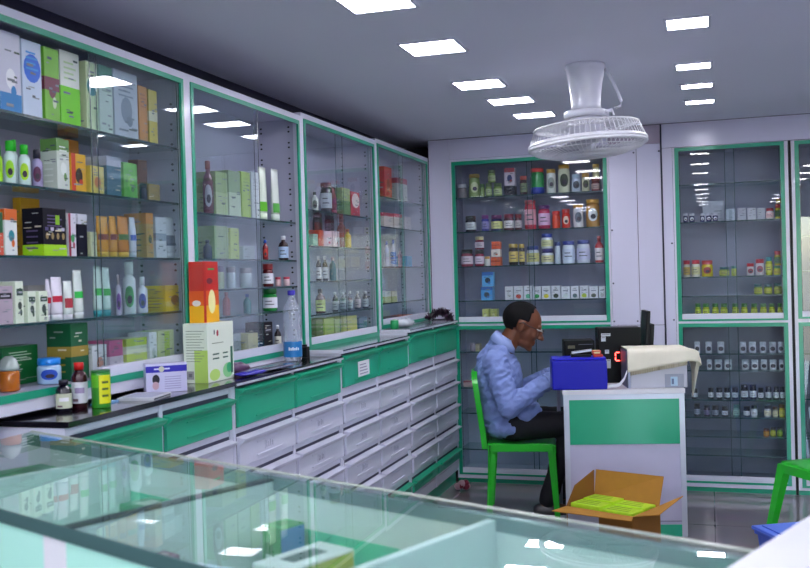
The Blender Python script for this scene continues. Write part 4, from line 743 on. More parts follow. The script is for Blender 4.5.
def cyl_parts(t, kind, cx, cy, r, z, h, cols, st, o):
    st = st.split(); body = mat(cols[0], **GLOSS); cap = mat(cols[1], .35, coat=.2) if len(cols) > 1 else body
    n = 20 if r > .014 else 14
    z += .0006
    h -= .0006
    if kind == 'jar':
        ch = min(h*.26, .026); bh = h-ch
        b = MB(); b.lathe(cx, cy, [(r*.92, z), (r, z+bh*.05), (r, z+bh*.86), (r*.9, z+bh*.97), (r*.78, z+bh)], body, n); 
        if 'base' in st: b.lathe(cx, cy, [(r*1.012, z+.001), (r*1.012, z+bh*.3)], mat(cols[2], .4), n)
        b.build('body', t)
        if o.get('dome'):
            b = MB(); b.lathe(cx, cy, [(r*1.0, z+bh), (r*.98, z+h*.86), (r*.75, z+h*1.12), (r*.3, z+h*1.25)], mat('a8b4b0', .1, coat=.6), n); b.build('lid', t)
        else:
            b = MB(); b.lathe(cx, cy, [(r*.93, z+bh), (r*.95, z+bh+.001), (r*.95, z+h*.985), (r*.88, z+h)], cap, n); b.build('lid', t)
        z0l, z1l = z+bh*.18, z+bh*.78
    else:
        ch = h*.16 if h > .06 else h*.22; nk = h*.12; bh = h-ch-nk
        lot = cols[0] in ('d8f0ea', 'e0e6ec', 'a8a0c8', 'a0e020', 'e4e4f2', 'd4c8e0')
        if lot: ch = h*.24; nk = h*.05; bh = h-ch-nk
        rc = r*.66 if cols[0] in ('d8f0ea', 'e0e6ec', 'a8a0c8', 'a0e020') else r*.48
        b = MB(); b.lathe(cx, cy, [(r*.9, z), (r, z+bh*.05), (r, z+bh*.82), (r*(.96 if lot else .85), z+bh*.95), (rc*.85, z+bh+nk*.5), (rc*.8, z+bh+nk)], body, n); b.build('body', t)
        b = MB(); b.lathe(cx, cy, [(rc, z+bh+nk), (rc, z+h*.985), (rc*.85, z+h)], cap, n); b.build('cap', t)
        z0l, z1l = z+bh*.12, z+bh*.76
    if len(cols) > 2 and ('wrap' in st or 'spot' in st):
        lm = mat(cols[2], .5); b = MB(); view = math.atan2(-cy, -cx)
        if 'wrap' in st:
            arc(b, cx, cy, r*1.012+.0004, view-1.9, view+1.9, z0l, z1l, lm, 12)
            dk = mat('4a4458', .6)
            for i in range(2): arc(b, cx, cy, r*1.012+.0009, view-.7, view+.55-.3*i, z0l+(z1l-z0l)*(.3+.3*i), z0l+(z1l-z0l)*(.38+.3*i), dk, 5)
        else:
            arc(b, cx, cy, r*1.012+.0004, view-.75, view+.75, z0l+(z1l-z0l)*.1, z1l, lm, 10, True)
            arc(b, cx, cy, r*1.012+.0009, view-.35, view+.45, z0l+(z1l-z0l)*.25, z0l+(z1l-z0l)*.6, mat('3a2c3c', .6), 6, True)
        b.build('label', t, normals=True)
def tube_parts(t, side, a, w, z, h, f, cols, st):
    F = FL(f-.018) if side == 'L' else FB(f+.018)
    body = mat(cols[0], **GLOSS); cap = mat(cols[1], .35)
    ac = a+w/2; ch = h*.13
    def rg(k, hw, hd, zz): return [Vector(F(ac+hw*math.cos(2*PI*i/20), hd*math.sin(2*PI*i/20), zz)) for i in range(20)]
    b = MB(); b.loft([rg(0, w*.38, min(.017, w*.38), z+.0006), rg(0, w*.40, min(.018, w*.4), z+ch)], cap); b.build('cap', t)
    b = MB(); b.loft([rg(0, w*.38, min(.0165, w*.38), z+ch), rg(0, w*.43, min(.018, w*.42), z+ch+h*.06), rg(0, w*.47, .013, z+h*.6), rg(0, w*.495, .004, z+h*.93), rg(0, w*.497, .0012, z+h)], body); b.build('body', t)
    if len(cols) > 2 and st:
        zz0, zz1 = (z+h*.42, z+h*.56) if 'mid' in st else (z+h*.16, z+h*.34) if 'base' in st else (z+h*.3, z+h*.55)
        b = MB()
        def hd(q): 
            s = (q-(z+ch+h*.06))/(h*.6-ch-h*.06); s = max(0, min(1, s))
            return (w*.43+(w*.04)*s)+.0008, (min(.018, w*.42)*(1-s)+.013*s)+.0008
        (w0, d0), (w1, d1) = hd(zz0), hd(zz1)
        k = 10
        for i in range(k):
            p, q = -PI*.92+PI*.84*i/k, -PI*.92+PI*.84*(i+1)/k
            b.face([F(ac+w0*math.cos(p), d0*math.sin(p), zz0), F(ac+w0*math.cos(q), d0*math.sin(q), zz0), F(ac+w1*math.cos(q), d1*math.sin(q), zz1), F(ac+w1*math.cos(p), d1*math.sin(p), zz1)], mat(cols[2], .45), True)
        b.build('printed_band', t)
ORD = ['leftmost', 'second from left', 'third from left', 'fourth from left', 'fifth from left', 'sixth from left', 'seventh from left', 'eighth from left', 'ninth from left', 'tenth from left', 'eleventh from left', 'twelfth from left']
NM = {'carton': ('medicine_carton', 'carton'), 'jar': ('jar', 'jar'), 'bottle': ('bottle', 'bottle'), 'tube': ('cream_tube', 'tube')}
def build_items():
    by = {}
    for e in ITEMS: by.setdefault((e[1], e[2], e[10]), []).append(e)
    for key, L in by.items(): L.sort(key=lambda e: e[4])
    kinds = {}
    for e in ITEMS: kinds.setdefault((e[1], e[2], e[3]), []).append(e)
    for e in ITEMS:
        side, cab, shelf, kind, a, w, z, h, f, cols, desc, o = e
        same = by[(cab, shelf, desc)]
        if len(same) > 1: lab = '%s, %s of %d, %s, %s' % (desc, ORD[same.index(e)].replace(' from left', ' from left'), len(same), shelf, cab)
        else: lab = '%s, %s, %s' % (desc, shelf, cab)
        for x, y in ((' cabinet floor,', ' bottom of'), (', bottom of', ', bottom of')): lab = lab.replace(x, y)
        if len(lab.split()) > 16: lab = lab.replace('small ', '').replace(' of %d' % len(same), '')
        if len(lab.split()) > 16: lab = '%s, %s' % (desc, cab)
        g = None
        if len(kinds[(cab, shelf, kind)]) > 1: g = '%ss on the %s of the %s' % (NM[kind][1], shelf, cab)
        if kind in ('carton', 'tube'):
            loc = (f-.03, a+w/2, z) if side == 'L' else (a+w/2, f+.03, z)
        else: loc = (f, a, z) if side == 'L' else (a, f, z)
        z += .0004
        if kind == 'carton':
            d = .09 if side == 'L' else .075
            if o.get('back'): d = min(.09, (.235 if side == 'L' else .22)-o['back']-.02-(.05 if side == 'L' else 0))
            if w > .12: d = .10
            d = o.get('d', d)
            d = max(.03, min(d, .10))
            if o.get('stack'): d = min(d, .055)
            b = carton(None, side, a, w, z, h-.0006, f, d, cols, o.get('st', ''))
            ob = b.build(NM[kind][0], None, loc); tag(ob, lab, 'carton', g)
        else:
            t = thing(NM[kind][0], lab, NM[kind][1], loc, g)
            if kind == 'tube': tube_parts(t, side, a, w, z, h, f, cols, o.get('st', ''))
            else:
                cx, cy = (f, a) if side == 'L' else (a, f)
                cyl_parts(t, kind, cx, cy, w, z, h, cols, o.get('st', ''), o)
def rotbox(b, cx, cy, ang, x0, x1, y0, y1, z0, z1, m, bev=0.):
    c, s = math.cos(ang), math.sin(ang)
    b.box(x0, x1, y0, y1, z0, z1, m, lambda x, y, z: (cx+x*c-y*s, cy+x*s+y*c, z), bev)
def rotv(cx, cy, ang):
    c, s = math.cos(ang), math.sin(ang)
    return lambda x, y, z: Vector((cx+x*c-y*s, cy+x*s+y*c, z))
WT = 1.0689
def build_worktop_goods():
    # big white and green carton with printed faces
    b = MB(); y0, y1, x0, x1, z0, z1 = 3.095, 3.295, -1.836, -1.737, WT, 1.286
    b.box(x0, x1, y0, y1, z0, z1, mat('e2eada', .45, coat=.15), bev=.002)
    o, u, v, n = Vector((x1, y0, z0)), Vector((0, 1, 0)), Vector((0, 0, 1)), Vector((1, 0, 0)); w, h = y1-y0, z1-z0
    disc(b, o, u, v, n, w*.25, h*.12, w*.2, h*.1, 1, mat('b8dc70')); disc(b, o, u, v, n, w*.75, h*.16, w*.2, h*.13, 1, mat('8cd08c'))
    quadpatch(b, o, u, v, n, w*.86, w*.95, h*.1, h*.56, 2, mat('2a6a50')); disc(b, o, u, v, n, w*.8, h*.2, w*.1, h*.09, 2, mat('3cb878'))
    quadpatch(b, o, u, v, n, w*.24, w*.28, h*.80, h*.88, 2, mat('202030')); disc(b, o, u, v, n, w*.38, h*.82, w*.04, h*.055, 2, mat('a01830'))
    for i in range(2):
        for j in range(2): quadpatch(b, o, u, v, n, w*(.18+.38*j), w*(.42+.34*j), h*(.38+.075*i), h*(.405+.075*i), 3, mat('2c5a44'))
    quadpatch(b, o, u, v, n, w*.16, w*.6, h*.645, h*.66, 2, mat('8a9a80'))
    o, u, n, w = Vector((x0, y0, z0)), Vector((1, 0, 0)), Vector((0, -1, 0)), x1-x0
    quadpatch(b, o, u, v, n, w*.45, w, 0, h*.55, 1, mat('bcdc6c'))
    for i in range(12): quadpatch(b, o, u, v, n, w*.12, w*(.7+.08*(i % 3)), h*(.36+.046*i), h*(.37+.046*i), 2, mat('7c8a72'))
    quadpatch(b, o, u, v, n, w*.12, w*.42, h*.06, h*.2, 2, mat('9a9a9a')); quadpatch(b, o, u, v, n, w*.2, w*.34, h*.1, h*.16, 3, mat('6a6a70'))
    tag(b.build('medicine_carton', None, (-1.78, 3.2, z0)), 'big white and green carton standing on the worktop, red carton on top', 'carton')
    # red and orange carton on it
    b = MB(); y0, y1, x0, x1, z0, z1 = 3.13, 3.243, -1.826, -1.766, 1.2866, 1.512
    b.box(x0, x1, y0, y1, z0, z1, mat('c81c10', .35, coat=.3), bev=.002)
    for (o, u, n, w) in ((Vector((x1, y0, z0)), Vector((0, 1, 0)), Vector((1, 0, 0)), y1-y0), (Vector((x0, y0, z0)), Vector((1, 0, 0)), Vector((0, -1, 0)), x1-x0)):
        h = z1-z0
        quadpatch(b, o, u, v, n, 0, w, 0, h*.52, 1, mat('e05a10')); quadpatch(b, o, u, v, n, 0, w, 0, h*.28, 2, mat('f0b010'))
        if n.x > .5:
            disc(b, o, u, v, n, w*.52, h*.34, w*.24, h*.2, 3, mat('f0e8a0')); quadpatch(b, o, u, v, n, w*.3, w*.72, h*.86, h*.89, 3, mat('40b050'))
            disc(b, o, u, v, n, w*.4, h*.68, w*.2, h*.05, 3, mat('702030')); quadpatch(b, o, u, v, n, 0, w*.14, 0, h, 4, mat('c02010'))
        else: disc(b, o, u, v, n, w*.5, h*.32, w*.3, h*.05, 3, mat('f4e8e0'))
    tag(b.build('medicine_carton', None, (-1.8, 3.2, z0)), 'tall red and orange carton standing on the big white carton', 'carton')
    # diaper style box with blue band, turned to the room
    ang = math.atan2(.09, .10); f = rotv(-1.80, 2.79, ang); b = MB(); w, d, h = .137, .05, .098
    b.box(0, w, 0, d, WT, WT+h, mat('c8c4e6', .4, coat=.2), f, bev=.002)
    o, u, n = f(0, 0, WT), f(1, 0, WT)-f(0, 0, WT), f(0, -1, WT)-f(0, 0, WT)
    quadpatch(b, o, u, v, n, 0, w, h*.70, h*.92, 1, mat('2418a8')); disc(b, o, u, v, n, w*.38, h*.81, w*.07, h*.1, 2, mat('c8c8b0'))
    quadpatch(b, o, u, v, n, w*.2, w*.32, h*.79, h*.84, 2, mat('d8d8f4')); quadpatch(b, o, u, v, n, w*.45, w*.58, h*.79, h*.84, 2, mat('d8d8f4'))
    disc(b, o, u, v, n, w*.24, h*.46, w*.09, h*.17, 2, mat('1a1428')); disc(b, o, u, v, n, w*.23, h*.25, w*.08, h*.14, 3, mat('c8a0b0'))
    for i in range(6): quadpatch(b, o, u, v, n, w*.45, w*.85, h*(.12+.08*i), h*(.145+.08*i), 2, mat('9a94c0'))
    o, u, n = f(w, 0, WT), f(0, 1, WT)-f(0, 0, WT), f(1, 0, WT)-f(0, 0, WT)
    quadpatch(b, o, u, v, n, 0, d, h*.70, h*.92, 1, mat('2418a8'))
    tag(b.build('medicine_carton', None, tuple(f(w/2, d/2, WT))), 'lilac white carton with dark blue band on the black worktop', 'carton')
    # bottles
    def bott(x, y, r, h, body, cap, lab, label, extra=None):
        t = thing('medicine_bottle', label, 'bottle', (x, y, WT), 'bottles on the black worktop')
        b = MB(); b.lathe(x, y, [(r*.9, WT), (r, WT+.004), (r, WT+h*.68), (r*.8, WT+h*.76), (r*.5, WT+h*.82), (r*.46, WT+h*.86)], mat(body, .12, coat=.5), 24); b.build('body', t)
        b = MB(); b.lathe(x, y, [(r*.6, WT+h*.84), (r*.62, WT+h*.99), (r*.55, WT+h)], mat(cap, .4), 20); b.build('cap', t)
        view = math.atan2(-y, -x); b = MB(); arc(b, x, y, r+.0006, view-1.4, view+1.4, WT+h*.12, WT+h*.58, mat(lab, .5), 12)
        arc(b, x, y, r+.0012, view-.6, view+.6, WT+h*.34, WT+h*.46, mat(extra or '8a8a9a', .5), 8)
        arc(b, x, y, r+.0012, view-.9, view-.2, WT+h*.16, WT+h*.22, mat('6a5058', .5), 6); b.build('label', t)
    bott(-1.812, 2.378, .0225, .093, '0c0a1c', '120c24', 'c8ccb4', 'short dark bottle with pale label and black cap, near worktop end', 'e8e4ec')
    bott(-1.812, 2.452, .0235, .137, '38101a', 'c81818', 'dcdce4', 'brown bottle with bright red cap and green edged label', '9a8ab0')
    x, y, r, h = -1.755, 2.46, .028, .112
    x, y = -1.752, 2.474
    t = thing('tin', 'yellow and green tin beside the red capped bottle', 'tin', (x, y, WT), None); view = math.atan2(-y, -x)
    b = MB(); b.lathe(x, y, [(r*.98, WT), (r, WT+.002), (r, WT+h*.93), (r*.96, WT+h*.94)], mat('2c8a20', .3, coat=.3), 28); b.build('body', t)
    b = MB(); b.lathe(x, y, [(r*.97, WT+h*.94), (r*1.01, WT+h*.945), (r*1.01, WT+h*.99), (r*.97, WT+h)], mat('1c7030', .3), 28); b.build('lid', t)
    b = MB(); arc(b, x, y, r+.0006, view-.2, view+1.2, WT+h*.12, WT+h*.88, mat('e0e010', .4), 10); arc(b, x, y, r+.0006, view-1.3, view-.25, WT+h*.55, WT+h*.88, mat('60b828', .4), 8)
    for i in range(3): arc(b, x, y, r+.0012, view+.1, view+.8, WT+h*(.3+.18*i), WT+h*(.36+.18*i), mat('50682c', .5), 6)
    b.build('label', t)
    # leaflets
    f = rotv(-1.672, 2.63, math.radians(100)); b = MB()
    b.box(0, .15, 0, .12, WT, WT+.009, mat('d4d4dc', .5), f); b.box(.015, .135, .012, .108, WT+.0092, WT+.0098, mat('a8a8c0', .5), f); b.box(.004, .14, -.002, -.0002, WT+.002, WT+.006, mat('50505c'), f)
    tag(b.build('magazine', None, tuple(f(.1, .06, WT))), 'white folded magazine lying flat in front of the lilac carton', 'magazine')
    f = rotv(-1.775, 2.515, math.radians(95)); b = MB(); 
    b.box(0, .095, .0, .045, WT, WT+.004, mat('6aa8e0', .35, coat=.3), f); b.box(.01, .085, .006, .04, WT+.0042, WT+.0046, mat('b8d8f0', .4), f)
    tag(b.build('leaflet', None, tuple(f(.05, .03, WT))), 'light blue leaflet lying behind the yellow green tin', 'leaflet')
    # crumpled packs
    def pillow(name, cx, cy, L, W_, H, ang, m, label, cat, z=WT):
        f = rotv(cx, cy, ang); b = MB(); N = 10; g = [[None]*(N+1) for _ in range(N+1)]; tops = []
        for s in (1, -1):
            for i in range(N):
                for j in range(N):
                    def P(i, j):
                        u, w2 = i/N*2-1, j/N*2-1
                        e = max(0, (1-u*u)*(1-w2*w2))**.4
                        zz = H/2+ s*H/2*e*(1+.35*noise.noise(Vector((i*.6, j*.6, s*3+cx*9)))*s)
                        return f(u*L/2*(1-.04*abs(w2)), w2*W_/2, z+.0005+max(0, zz))
                    b.face([P(i, j), P(i+1, j), P(i+1, j+1), P(i, j+1)], m, True)
        bmesh.ops.remove_doubles(b.bm, verts=b.bm.verts, dist=.0004)
        tag(b.build(name, None, (cx, cy, z)), label, cat)
    pillow('plastic_pouch', -1.70, 3.36, .17, .065, .022, math.radians(85), mat('2c20a0', .25, coat=.5), 'shiny deep blue plastic pouch lying at the worktop edge', 'pouch')
    pillow('plastic_pouch', -1.72, 3.62, .26, .09, .016, math.radians(87), mat('5a5a70', .15, coat=.8), 'long grey crumpled plastic pouch beside the blue pouch', 'pouch')
    pillow('snack_packet', -1.79, 3.42, .10, .06, .045, math.radians(70), mat('5c3c60', .3, coat=.5, var=.6, scale=40), 'small crumpled purple packet behind the blue pouch', 'packet')
    # water bottle
    x, y, r, z = -1.787, 3.95, .041, WT
    t = thing('water_bottle', 'clear plastic water bottle with bright blue label on the worktop', 'bottle', (x, y, z))
    wm = glassmat('clear_bottle_plastic', (.9, .93, .97), refl=1, ior=1.55, haze=.22, hazecol=(.8, .85, .95))
    prof = [(r*.85, z), (r*.95, z+.006)]
    for i in range(14): prof.append((r*(.96+.035*(i % 2)), z+.012+i*.0155))
    prof += [(r*.9, z+.24), (r*.6, z+.268), (r*.36, z+.285), (r*.34, z+.30)]
    b = MB(); b.lathe(x, y, prof, wm, 28); b.build('body', t)
    b = MB(); b.lathe(x, y, [(r*.40, z+.297), (r*.42, z+.30), (r*.42, z+.317), (r*.38, z+.319)], mat('3830a8', .35), 20); b.build('cap', t)
    b = MB(); b.lathe(x, y, [(r*1.02, z+.022), (r*1.02, z+.09)], mat('1478c0', .35, coat=.3), 32, cap=False)
    view = math.atan2(-y, -x)
    for i in range(6): arc(b, x, y, r*1.02+.0008, view-.45+.2*i, view-.31+.2*i, z+.052, z+.066-(i % 2)*.003, mat('e8f0f8'), 3)
    b.build('label', t)
    # door lock block at the foot of the post
    b = MB(); b.box(-1.838, -1.80, 4.13, 4.17, WT, WT+.05, BLACK, bev=.003); b.box(-1.83, -1.808, 4.14, 4.16, WT+.0505, WT+.06, BLACK)
    tag(b.build('door_stop', None, (-1.82, 4.15, WT)), 'small black block at the foot of the cabinet post', 'door stop')
    # white bag and green roll by fourth unit
    z = 1.1255
    pillow('plastic_bag', -1.77, 5.56, .17, .09, .055, math.radians(88), mat('d8dce4', .25, coat=.5), 'small crumpled white plastic bag on the grey corner worktop', 'bag', z)
    b = MB(); b.lathe(-1.775, 5.38, [(.02, z), (.024, z+.002), (.024, z+.05), (.02, z+.052)], mat('1c9a58', .4), 20)
    b.lathe(-1.775, 5.38, [(.012, z+.0525), (.012, z+.058)], mat('d0e8d8', .4), 14)
    tag(b.build('tape_roll', None, (-1.775, 5.38, z)), 'small green roll beside the white plastic bag', 'tape roll')
    # dark garland on the corner end
    rnd = random.Random(3); b = MB(); m1 = mat('1c1020', .4, coat=.4); m2 = mat('401c3c', .35, coat=.5)
    pts = []
    for k in range(16):
        s = k/15; pts.append(Vector((-1.80+.14*s, 6.20+.10*math.sin(s*3), z+.03+.035*math.sin(s*PI)-.015*s)))
    b.tube(pts, .012, m1, 6)
    for p in pts:
        for k in range(46):
            d = Vector((rnd.uniform(-1, 1), rnd.uniform(-1, 1), rnd.uniform(-.75, 1))).normalized()*rnd.uniform(.018, .042)
            q = p+d; q.z = max(q.z, z+.001); q.x = min(q.x, -1.62) ; w = Vector((rnd.uniform(-1, 1), rnd.uniform(-1, 1), rnd.uniform(-1, 1)))*.0035
            b.face([p-w, p+w, q+w, q-w], m1 if k % 3 else m2)
    tag(b.build('tinsel_garland', None, (-1.72, 6.25, z)), 'bushy dark purple tinsel garland on the corner end of the worktop', 'garland')
    b = MB(); rnd = random.Random(5)
    for k in range(7):
        a = rnd.uniform(0, 6.28); b.sphere((-1.60+.03*math.cos(a), 6.19+.03*math.sin(a), .028+.012*(k % 3)), .027, mat('7c1c34', .3, coat=.4) if k % 2 else mat('b8909c', .4), 8, 6, (1, 1, .9))
    tag(b.build('crumpled_wrapper', None, (-1.60, 6.19, 0)), 'crumpled dark red wrapper on the floor in the far corner', 'wrapper')
# ---------------------------------------------------------------- glass counter
CU, CN = Vector((.8515, -.3614, 0)), Vector((.3614, .8515, 0))
def SN(s, n, z): p = CU*s+CN*n; return (p.x, p.y, z)
CZ = 1.093
def build_counter():
    t = thing('glass_counter', 'long glass topped display counter with mint green front panels', 'display counter', SN(-1.4, 1.0, 0))
    s1 = -.475; n0, n1 = .778, 1.245
    def sleft(n): # left end runs along world y at x = -1.672
        return (-1.547 - CN.x*n)/CU.x
    F = lambda s, n, z: SN(s, n, z)
    def quadbox(b, na, nb, z0, z1, m, sa=None, sb=s1, off=0.):
        pts = [(sleft(na)+off if sa is None else sa, na), (sb, na), (sb, nb), (sleft(nb)+off if sa is None else sa, nb)]
        lo = [SN(p[0], p[1], z0) for p in pts]; hi = [SN(p[0], p[1], z1) for p in pts]
        b.face(lo, m); b.face(hi, m)
        for i in range(4): j = (i+1) % 4; b.face([lo[i], lo[j], hi[j], hi[i]], m)
    b = MB(); quadbox(b, n0, n1, CZ-.007, CZ, TOPGLASS); bmesh.ops.remove_doubles(b.bm, verts=b.bm.verts, dist=1e-5); b.build('glass_top', t)
    railm = mat('7c9a9a', .2, metal=.3, coat=.4); dark = mat('2e4a48', .25, coat=.4)
    b = MB(); quadbox(b, n1-.018, n1, CZ-.028, CZ-.0075, railm); quadbox(b, n1-.006, n1+.002, CZ+.0004, CZ+.002, mat('a8b0a4', .3, coat=.3)); b.build('rear_rail', t)
    b = MB(); quadbox(b, n0, n0+.012, CZ-.020, CZ-.0075, mat('4c6c6a', .25, coat=.4)); quadbox(b, n0-.003, n0, CZ-.020, CZ+.001, mat('4c6c6a', .25, coat=.4), off=.001); b.build('front_rail', t)
    # rear wall of the case: white upper strip, mint below
    b = MB(); quadbox(b, n1-.016, n1-.004, CZ-.085, CZ-.0285, mat('eef2f2', .4)); quadbox(b, n1-.016, n1-.004, .828, CZ-.0855, mat('5cd8b0', .4)); b.build('rear_panel', t)
    b = MB(); quadbox(b, n0+.016, n1-.02, .828, .843, mat('6cd8b4', .35)); b.build('display_floor', t)
    b = MB(); quadbox(b, n0+.012, n1-.004, .0, .827, mat('c8d4d4', .5), off=.006); b.build('cupboard', t)
    for s in (-1.89, -1.405, -.885):
        b = MB(); b.box(s-.008, s+.008, n0+.016, n1-.0165, .844, CZ-.012, mat('e0e8ea', .4), F); b.build('partition', t)
        if s == -1.405: b = MB(); b.box(s-.012, s+.010, n0+.016, n1-.0165, CZ-.0115, CZ-.0075, mat('1c2c30', .5), F); b.build('gasket', t)
    b = MB(); L = sleft(n0)
    ps = [L, -1.905, -1.405, -.905, s1]
    for p, q in zip(ps, ps[1:]):
        b = MB(); b.box(p+.034 if p != L else p+.01, q-.034, n0, n0+.008, .08, CZ-.0205, MINT, F); b.build('front_panel', t)
    for p in ps[1:-1]:
        b = MB(); b.box(p-.0335, p+.0335, n0-.001, n0+.008, .08, CZ-.0205, mat('f0f0f4', .4), F); b.build('front_post', t)
    b = MB(); quadbox(b, n0+.02, n0+.03, 0, .08, dark); b.build('plinth', t)
    # goods in the case
    G = 'cartons inside the glass counter'
    def box(s0, s1_, na, nb, z0, z1, c, label, patches=(), ang=0.):
        b = MB(); cs, cn = (s0+s1_)/2, (na+nb)/2; ca, sa = math.cos(ang), math.sin(ang)
        fn = lambda s, n, z: SN(cs+(s-cs)*ca-(n-cn)*sa, cn+(s-cs)*sa+(n-cn)*ca, z)
        b.box(s0, s1_, na, nb, z0, z1, mat(c[0], .45, coat=.2), fn, bev=.002)
        w, d, h = s1_-s0, nb-na, z1-z0
        b.box(s0+w*.12, s1_-w*.4, na-.0006, na-.0001, z0+h*.55, z0+h*.85, mat(c[1]), fn)
        b.box(s0+w*.2, s1_-w*.48, na-.0011, na-.0007, z0+h*.66, z0+h*.74, mat('d8e8e0'), fn)
        b.box(s1_+.0001, s1_+.0006, na+d*.02, nb-d*.02, z0+h*.02, z1-h*.02, mat(c[2]), fn)
        b.box(s0+w*.3, s1_-w*.3, na+d*.25, nb-d*.25, z1+.0001, z1+.0006, mat(c[1]), fn)
        o = b.build('medicine_carton', None, SN(cs, cn, z0)); tag(o, label, 'carton', G)
    z = .8435
    box(-1.10, -1.025, .92, 1.06, z, 1.054, ('e0e4e2', '3c5c50', 'a8b830'), 'large white carton with yellow green side inside the glass counter')
    box(-1.335, -1.165, .90, .98, z, 1.011, ('b8c4d4', '4c8cc0', 'c8d0d8'), 'low pale blue carton left of the large white carton in the counter', ang=.2)
    box(-1.39, -1.345, .93, .97, z, 1.016, ('8c5c74', 'c0a0a8', '60485c'), 'small plum carton at the left of the pale blue carton, under glass')
    box(-1.015, -.915, 1.02, 1.16, z, 1.031, ('e0c848', 'd89a30', 'd8dcd4'), 'yellow and orange carton in the counter, right of the large white carton', ang=-.1)
    box(-1.285, -1.12, 1.12, 1.20, z, 0.971, ('70c068', '9cd060', '88c878'), 'flat green carton lying behind the large white carton in the counter')
    box(-1.345, -1.295, 1.15, 1.21, z, 1.026, ('30a850', '208838', '3088c8'), 'upright bright green carton at the rear of the counter')
    box(-2.22, -2.10, 1.08, 1.20, z, 1.036, ('148848', '0c6030', '1c9858'), 'dark green carton at the left end of the glass counter')
    box(-2.08, -2.0, 1.12, 1.20, z, 1.041, ('4c88c8', '2c5ca0', '78b0e0'), 'blue carton beside the dark green one at the counter left end')
    box(-1.985, -1.94, 1.13, 1.19, z, 1.046, ('d8d4c0', 'a8a490', 'e0dcc8'), 'small cream carton at the counter left end, beside the blue one')
    box(-2.10, -1.98, .93, 1.03, z, 0.996, ('28985c', '1c7848', '30a868'), 'low green carton near the front at the counter left end')
    box(-1.76, -1.66, 1.12, 1.2, z, 1.016, ('389868', 'c8d0c8', '50b078'), 'green carton in the second counter section, at the rear')
    box(-1.60, -1.52, 1.12, 1.19, z, 1.011, ('c8ccd0', '7888a0', 'a8b0b8'), 'grey white carton in the second counter section, at the rear')
    for k, (s, n, r, h, c, lab) in enumerate(((-.70, .98, .045, .17, 'b8c4c4', 'round pale tub in the right section of the glass counter'), (-.80, 1.07, .03, .15, '70a898', 'narrow teal tub in the right section of the glass counter'))):
        x, y, _ = SN(s, n, 0); tt = thing('plastic_tub', lab, 'tub', (x, y, z), 'tubs inside the glass counter')
        b = MB(); b.lathe(x, y, [(r*.9, z), (r, z+.01), (r, z+h*.8)], mat(c, .4), 24); b.build('body', tt)
        b = MB(); b.lathe(x, y, [(r*1.04, z+h*.8+.0005), (r*1.04, z+h*.95), (r*.9, z+h)], mat('d0d8d8', .35), 24); b.build('lid', tt)
    # white topped return counter at the right
    t = thing('return_counter', 'white topped counter return at the lower right corner, out of focus', 'counter', SN(-.1, 1.2, 0))
    b = MB(); b.box(-.459, .35, .60, 1.80, CZ+.0025, CZ+.015, mat('dcdce2', .35, coat=.2), F, bev=.002); b.build('counter_top', t)
    b = MB(); b.box(-.465, .34, .61, 1.79, .08, CZ+.002, mat('c8ccd4', .4), F); b.build('cupboard', t)
    b = MB(); b.box(-.44, .32, .64, 1.76, 0, .0795, dark, F); b.build('plinth', t)
